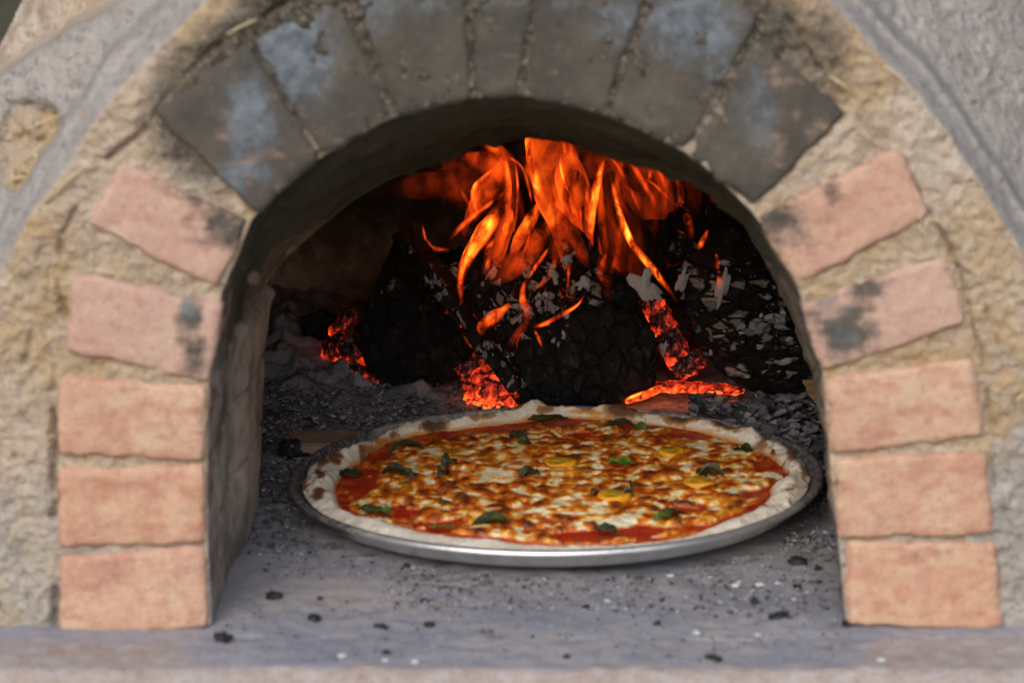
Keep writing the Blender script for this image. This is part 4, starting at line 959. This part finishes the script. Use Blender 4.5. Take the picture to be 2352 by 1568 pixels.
FL = [ # big plumes; the wide faint ones are veils added for a reddish haze
 ([(1310,650,6),(1300,580,16),(1282,510,24),(1258,440,32),(1248,380,38),(1254,320,44),(1256,260,44)], .672, .62, -.8),
 ([(1340,600,8),(1310,500,26),(1285,420,34),(1290,350,40),(1300,290,36)], .83, .40, .3),
 ([(1356,600,3),(1345,530,20),(1334,460,30),(1322,400,22),(1305,340,12),(1290,290,8)], .72, .62, .4),
 ([(1355,580,2),(1358,510,9),(1365,440,11),(1378,400,7),(1393,350,1.5)], .70, .95, .4),
 ([(1060,700,3),(1058,630,10),(1080,580,17),(1112,535,20),(1136,498,19),(1148,466,5)], .655, 1.35, -.7),
 ([(1120,640,6),(1140,580,20),(1156,530,22),(1166,490,14),(1160,460,4)], .66, .40, .6),
 ([(1085,520,5),(1100,470,24),(1120,430,30),(1146,400,16),(1158,350,2)], .74, .55, -.5),
 ([(1160,520,3),(1168,460,9),(1166,400,8),(1158,352,1.5)], .75, .6, .6),
 ([(1170,600,4),(1190,555,14),(1215,512,16),(1235,480,11),(1248,452,2)], .665, .75, -.4),
 ([(1175,560,2),(1188,480,3.5),(1190,420,3.5),(1180,355,1.5)], .77, .5, 0),
 ([(1560,700,3),(1536,665,5),(1505,622,9),(1470,585,9),(1442,540,9),(1425,495,8),(1411,440,6),(1400,390,3)], .74, 1.25, -.4),
 ([(1490,700,20),(1450,620,40),(1430,540,44),(1420,460,40),(1400,380,30),(1380,320,24)], .86, .07, 0),
 ([(1400,650,6),(1376,636,7),(1382,612,8),(1393,576,1.5)], .655, 1.0, 0),
 ([(1420,650,10),(1410,600,14),(1420,550,8),(1430,500,3)], .70, .3, 0),
 ([(1212,740,8),(1214,716,13),(1200,690,9),(1200,660,5),(1225,620,5),(1250,585,5),(1266,560,1)], .628, .95, -.2),
 ([(1112,775,4),(1104,750,13),(1125,735,17),(1150,718,12),(1175,695,3)], .640, 1.05, -.3),
 ([(1110,640,14),(1160,620,34),(1200,600,30),(1240,540,22)], .68, .25, 0),
 ([(1240,560,20),(1280,500,26),(1300,440,20)], .84, .3, 0),
 ([(1090,806,1.5),(1078,790,5),(1065,765,5),(1055,742,1)], .66, 1.2, 0),
 ([(1198,930,6),(1190,915,7),(1180,898,2)], .655, 1.8, 0),
 ([(1245,798,1),(1236,775,4),(1226,752,3)], .624, .9, 0),
 ([(1216,752,2),(1245,747,5),(1290,722,6),(1330,700,3),(1345,670,1)], .628, .75, .3),
 ([(1425,926,1),(1440,916,3.5),(1458,908,4),(1490,896,3),(1522,882,2)], .655, 1.5, 0),
 ([(1200,520,16),(1165,440,34),(1140,390,40),(1110,350,30)], .90, .12, 0),
 ([(1130,460,20),(1050,430,34),(970,425,34),(890,440,14)], .95, .09, 0),
 ([(1180,420,20),(1120,370,26),(1065,360,12),(1045,362,3)], .90, .32, .3),
 ([(1200,420,14),(1150,345,16),(1100,330,8)], .92, .3, 0),
 ([(1330,420,30),(1380,370,36),(1440,350,40),(1490,350,20)], .95, .12, 0),
 ([(1500,560,20),(1520,480,34),(1500,400,40),(1460,340,30)], .97, .16, 0),
 ([(1490,420,4),(1496,380,5),(1494,340,3)], .90, .35, 0),
 ([(1680,520,8),(1660,470,16),(1630,440,10)], .90, .22, 0),
 ([(1620,520,4),(1580,490,4),(1540,460,4),(1500,420,3),(1460,400,1)], .88, .25, 0),
 ([(1300,360,3),(1296,330,4),(1300,300,4)], .79, .6, 0),
 ([(1280,620,10),(1275,560,22),(1300,520,20),(1290,480,10)], .655, .22, .5),
 ([(1180,640,10),(1195,600,22),(1230,560,24),(1262,520,14),(1275,480,4)], .650, .40, -.5),
 ([(1350,620,6),(1330,570,18),(1300,520,22),(1285,470,14),(1290,430,6)], .700, .30, .4),
 ([(1060,760,20),(1080,700,36),(1100,620,40),(1130,560,30)], .72, .15, 0),
 ([(1250,470,4),(1232,420,10),(1222,370,12),(1216,320,10),(1214,280,8)], .795, .9, -.9),
 ([(1345,545,6),(1320,500,12),(1300,450,16),(1290,410,18),(1300,360,14)], .80, .55, -.7),
 ([(1100,500,3),(1092,470,6),(1086,440,7),(1095,420,5),(1120,400,4),(1140,380,2)], .745, .8, -.5),
 ([(1148,470,5),(1170,478,9),(1172,500,10),(1160,525,8),(1165,545,3)], .66, .85, .4),
 ([(1110,640,3),(1120,600,8),(1118,570,8),(1140,545,4)], .655, .35, .5),
 ([(1392,352,1),(1420,380,5),(1440,420,6),(1460,460,4),(1475,500,2)], .82, .35, 0),
 ([(1290,340,2),(1286,380,3),(1296,420,3),(1310,450,1)], .785, .7, 0),
 ([(1150,350,2),(1200,380,4),(1215,430,4),(1222,470,1)], .82, .4, 0),
 ([(1640,700,4),(1655,660,9),(1650,625,6)], .70, .25, 0),
 ([(1085,560,3),(1065,600,7),(1052,650,6),(1058,690,2)], .652, 1.2, -.8),
]
for i in range(40):                        # thin wisps filling the plume
    bx_ = RS.uniform(960, 1640); by_ = RS.uniform(520, 800) if 1080 < bx_ < 1450 else RS.uniform(430, 580)
    n_ = 6; hh_ = RS.uniform(90, 260); w0 = RS.uniform(1.5, 15) if i % 3 else RS.uniform(14, 30); lean = RS.uniform(-60, 60) - (bx_ - 1250) * 0.25; a_ = RS.uniform(6, 26); f_ = RS.uniform(2, 6); ph_ = RS.uniform(0, 6)
    pts_ = [(bx_ + lean * k / 5 + a_ * math.sin(f_ * k / 5 + ph_), max(by_ - hh_ * k / 5, 270), w0 * (1 - abs(k / 2.5 - 0.8) * .55) + .8) for k in range(n_)]
    FL.append((pts_, RS.uniform(.66, .72) if 1080 < bx_ < 1450 and i % 2 else RS.uniform(.78, .98), RS.uniform(.08, .30) if w0 < 14 else RS.uniform(.04, .10), RS.choice([-.6, .6, 0])))
for i, (p, d, h, sdv) in enumerate(FL):
    wmax = max(q[2] for q in p); h *= 0.62 if wmax > 20 else (0.9 if wmax > 12 else 1.25)
    flame(p, d, h, fire, seed=i, side=sdv)
SM = [([(1600,580,3),(1610,560,7),(1618,545,6),(1627,526,1)], .71, 1.2, 'upper of two small flames licking off the right log'),
      ([(1650,622,3),(1648,608,6),(1646,592,4),(1644,578,1)], .70, 1.0, 'lower, shorter flame on top of the right log'),
      ([(1045,570,1),(1020,574,4),(990,570,6),(975,545,4),(970,512,1)], .72, .6, 'dim curling flame wisp above the left log')]
for i, (p, d, h, lab) in enumerate(SM):
    o = flame(p, d, h, None, seed=50 + i); c = V3(p[0][0], p[0][1], d); origin_to(o, tuple(c)); tag(o, lab, 'flame')

# ---- loose ash flakes resting on the logs
def flake(px, py, d, w_, h_, shade, seed, rot=0.0):
    n = 18; th = np.linspace(0, 2 * math.pi, n, endpoint=False); k = np.linspace(0.05, 1, 7)[:, None]
    rr = 1 + 0.75 * fbm(np.cos(th) * 1.6 + seed, np.sin(th) * 1.6, 0, 3, seed)
    a = w_ * rr * np.cos(th) * k; b = h_ * rr * np.sin(th) * k
    c, s = math.cos(rot), math.sin(rot); x = a * c - b * s; z = a * s + b * c
    y = -0.004 * (1 - k ** 2) + 0.002 * fbm(x * 120 + seed, z * 120, 0, 3, seed) + 0 * x
    V = np.stack([x.ravel(), y.ravel(), z.ravel()], -1); V2 = V + np.array([0, 0.0012, 0]); N = len(V)
    F = gridfaces(7, n, True); FF = [list(f) for f in F] + [list(f[::-1] + N) for f in F] + [[6 * n + j, 6 * n + (j + 1) % n, 6 * n + (j + 1) % n + N, 6 * n + j + N] for j in range(n)]
    FF += [list(range(n))[::-1]]
    o = mesh('ash_flake', np.vstack([V, V2]), FF, ASH, None, dict(shade=np.full(2 * N, shade))); o.location = V3(px, py, d); return o
for i, (px, py, w_, h_, rot, lab) in enumerate([(1478,652,.013,.0155,.1,'big pale ash flake hanging in the gap right of the middle log'),
    (1502,672,.007,.010,.5,'smaller pale flake overlapping the big one'),
    (1272,632,.004,.009,.3,'upright white flake near the top of the middle log'),(1302,597,.006,.005,0,'round white flake highest on the middle log'),
    (1566,645,.006,.015,-.3,'ragged white flake at the left shoulder of the right log'),(1660,660,.006,.017,-.3,'long curled ash flake on the face of the right log'),
    (1525,800,.005,.008,-.2,'small white flake among the embers between the logs'),(1340,650,.008,.006,.6,'grey flake at the right side of the middle log')]):
    o = flake(px, py, 0.630 if 1200 < px < 1400 else (0.700 if px < 1550 else 0.695), w_, h_, .86 if i else .93, i + 3, rot); tag(o, lab, 'ash flake', 'pale ash flakes clinging to the burning logs')

# ================================================================== ASH AND CHARCOAL ON THE HEARTH
def chips(regions):
    v, f = ico(1); allV = []; allF = []; sh = []; off = 0
    for (x0_, x1_, y0_, y1_, n, s0, s1, sh0, sh1, zb) in regions:
        for _ in range(n):
            a = RS.uniform(x0_, x1_); b = RS.uniform(y0_, y1_); x, y = map(float, onZ(a, b, zb))
            if zb < 0.005 and math.hypot(x - PC[0], y - PC[1]) < 0.225: continue
            sz = s0 + (s1 - s0) * RS.rand() ** 3
            p = v * (1 + 0.5 * (RS.rand(len(v), 1) - 0.5)) * np.array([sz, sz * RS.uniform(.5, 1), sz * RS.uniform(.2, .6)])
            t = RS.uniform(0, 6.28); c, s = math.cos(t), math.sin(t); q = p.copy(); q[:, 0] = p[:, 0] * c - p[:, 1] * s; q[:, 1] = p[:, 0] * s + p[:, 1] * c
            q[:, 2] += q[:, 0] * RS.uniform(-.5, .5)
            lift = 0.0
            up = float(sst(1010, 930, b) * sst(1400, 700, a)) * 0.011
            q += np.array([x, y, zb + up + sz * 0.3]); allV.append(q); allF.append(f + off); off += len(v); sh.append(np.full(len(v), RS.uniform(sh0, sh1) if RS.rand() < .92 else RS.uniform(0, 1)))
    return np.vstack(allV), np.vstack(allF), np.concatenate(sh)
V, F, sh = chips([
 (570,960,885,1015,2200,.0006,.0042,.45,.85,.004),(575,700,1015,1150,700,.0007,.0036,.25,.8,.001),(560,720,1140,1280,500,.0005,.0032,.2,.8,.001),
 (600,1000,1250,1330,350,.0005,.0022,.1,.9,.001),(880,1500,1290,1400,1500,.0004,.0022,.15,.9,.001),(1400,1920,1200,1420,1300,.0004,.0026,.2,.9,.001),
 (500,1930,1380,1518,900,.0004,.0018,.2,.85,.001),(1600,1900,905,1000,500,.0006,.003,.35,.8,.004),(1780,1905,980,1130,500,.001,.004,.2,.8,.002),(1800,1930,1120,1260,300,.001,.003,.05,.9,.001),(900,1200,890,960,500,.0008,.004,.3,.8,.006),(1680,1900,1330,1400,120,.0005,.003,.1,1,.001)])
o = mesh('ash', V, F, ASH, None, dict(shade=sh), smooth=False); tag(o, 'grey and black ash crumbs strewn over the hearth', 'ash', None, 'stuff')
def leafash():
    VV = []; FF = []; SH = []; off = 0
    for _ in range(420):
        a = RS.uniform(1590, 1900); b = RS.uniform(905, 985) + max(0, (a - 1750)) * RS.uniform(0, .55)
        if b > 1090: continue
        z = RS.uniform(.004, .016); x, y = map(float, onZ(a, b, z))
        if math.hypot(x - PC[0], y - PC[1]) < 0.243: continue
        n = 9; th = np.linspace(0, 2 * math.pi, n, endpoint=False); r = RS.uniform(.0025, .009) * (1 + 0.6 * (RS.rand(n) - .5))
        k = np.array([0.02, .5, 1.0])[:, None]; p = np.stack([(r * np.cos(th) * k).ravel(), (r * 0.8 * np.sin(th) * k).ravel(), (RS.uniform(-.004, .004) * k ** 2 + 0.0015 * (RS.rand(3, n) - .5)).ravel()], -1)
        ax = RS.uniform(-.3, .7); ay = RS.uniform(-.5, .5)
        p = p @ np.array([[1, 0, 0], [0, math.cos(ax), -math.sin(ax)], [0, math.sin(ax), math.cos(ax)]]).T @ np.array([[math.cos(ay), 0, math.sin(ay)], [0, 1, 0], [-math.sin(ay), 0, math.cos(ay)]]).T
        p += np.array([x, y, z]); q = p + np.array([0, 0, -.0008])
        VV += [p, q]; g = gridfaces(3, n, True); FF += [g + off, g[:, ::-1] + off + 3 * n]; off += 6 * n; SH.append(np.full(6 * n, RS.uniform(.3, .78)))
    o = mesh('ash_flakes', np.vstack(VV), np.vstack(FF), ASH, None, dict(shade=np.concatenate(SH))); tag(o, 'papery grey ash flakes heaped behind the tray on the right', 'ash', None, 'stuff')
leafash()
CC = [(628,1366,.0085,'oval black charcoal piece on the hearth nearest the left jamb'),(985,1432,.0060,'black charcoal lump on the front seam of the hearth'),(875,1437,.0055,'charcoal sliver left of the lump on the seam'),
 (722,1418,.0075,'grey brown crumb of charcoal between the left jamb and the seam'),(888,1497,.0045,'tiny charcoal lump lowest in the hearth, left of centre'),(735,1372,.0032,'small charcoal speck right of the oval piece'),
 (937,1298,.0055,'charcoal lump in the shadow under the tray, at the left'),(974,1378,.0050,'slanted charcoal bit among the ash under the tray'),(1345,1393,.0045,'charcoal speck in pale ash under the middle of the tray'),
 (1733,1378,.0050,'round charcoal bead in front of the tray, on the right'),(1788,1412,.0080,'long thin charcoal stick towards the right jamb'),(1832,1288,.0110,'largest charcoal heap beside the right jamb'),
 (1880,1305,.0055,'charcoal crumb between the heap and the right jamb'),(1830,1345,.0050,'brown charcoal crumb below the large heap'),(1510,1430,.0045,'charcoal speck on the seam right of centre'),
 (1640,1508,.0060,'thin charcoal sliver low on the right'),(1302,1506,.0040,'charcoal speck at the lower middle edge'),(512,1462,.0100,'twisted charred bit at the foot of the left jamb'),(1948,1430,.0070,'burnt crumb tucked under the right jamb'),
 (676,1042,.0130,'round rusty black cinder behind the left rim of the tray'),(1520,1378,.0035,'charcoal speck beside the white ash flake')]
for i, (a, b, r, lab) in enumerate(CC):
    x, y = map(float, onZ(a, b, r * 0.35)); v, f = ico(3); e = (1.5 if r > .005 else 1.1)
    nn = fbm(v[:, 0] * 1.7 + i, v[:, 1] * 1.7, v[:, 2] * 1.7, 4, 800 + i)
    r = r * (0.72 if i != 19 else 1)
    long = 1.5 if 'stick' in lab or 'sliver' in lab else 1.0
    p = v * (1 + 0.7 * nn)[:, None] * np.array([r * 0.95 * long, r * .75 / long, r * .55])
    if i == 19: p = v * (1 + 0.6 * nn + 0.35 * fbm(v[:, 0] * 5, v[:, 1] * 5, v[:, 2] * 5, 3, 77))[:, None] * np.array([.014, .011, .009])
    o = mesh('charcoal_piece', p, f, CHAR, None); o.location = (x, y, r * 0.4 + (0.004 if i == 19 else 0)); o.rotation_euler = (0, 0, RS.uniform(-.6, .6)); tag(o, lab, 'charcoal', 'charcoal bits scattered on the hearth')
WF = [(1600,1455,.0035),(1690-0,1347,.0042),(1745,1345,.0042),(1541,1323,.0030),(1740,1460,.0030),(787,1508,.0036),(885,1518,.0028),(955,1522,.0036),(1395,1383,.0035),(2025,1517,.0035)]
WL = ['white ash crumb on the hearth seam right of centre, above the thin sliver', 'larger white ash flake in front of the tray right of centre', 'white ash flake just right of the larger one in front of the tray',
 'small white crumb close under the tray shadow', 'white crumb on the front strip below the hearth seam, right of centre', 'leftmost white crumb at the front edge of the hearth',
 'faint white crumb at the front edge, second from the left', 'white crumb at the front edge under the lowest charcoal lump', 'pale crumb in the ash under the middle of the tray', 'white crumb at the front edge below the right jamb']
for i, (a, b, r) in enumerate(WF):
    x, y = map(float, onZ(a, b, 0)); v, f = ico(2); nn = fbm(v[:, 0] * 1.7 + i, v[:, 1] * 1.7, v[:, 2] * 1.7, 3, 850 + i)
    p = v * (1 + 0.6 * nn)[:, None] * np.array([r, r * .8, r * .4])
    o = mesh('ash_crumb', p, f, ASH, None, dict(shade=np.full(len(p), .97))); o.location = (x, y, r * .3)
    tag(o, WL[i], 'ash', 'white ash crumbs on the hearth')
# low brick kerb half hidden by the tray's left rim
def bx(name, lo, hi, mat):
    import bmesh
    bm = bmesh.new(); bmesh.ops.create_cube(bm, size=1); bmesh.ops.bevel(bm, geom=bm.edges[:], offset=0.06, segments=2, affect='EDGES')
    me = bpy.data.meshes.new(name); bm.to_mesh(me); bm.free(); me.materials.append(mat); o = bpy.data.objects.new(name, me); S.collection.objects.link(o)
    for v in me.vertices: v.co = Vector([(lo[i] + hi[i]) / 2 + v.co[i] * (hi[i] - lo[i]) for i in range(3)])
    return o
xa, ya = map(float, onZ(690, 1060, 0)); 
o = bx('hearth_brick', (xa - .015, ya + .005, -.004), (xa + .075, ya + .06, .016), TANB); origin_to(o, (xa, ya + .01, 0)); tag(o, 'tan firebrick half hidden behind the left rim of the tray', 'brick')

# post behind the oven, top left corner
p0 = V3(-60, -150, 0.45); p1 = V3(52, 260, 0.45)
o = bx('wooden_post', (p0.x - .3, .45, -.2), (V3(110, 40, .45).x, .55, p0.z + .2), WOODP); tag(o, 'dark brown wooden post behind the oven at the upper left corner', 'post')
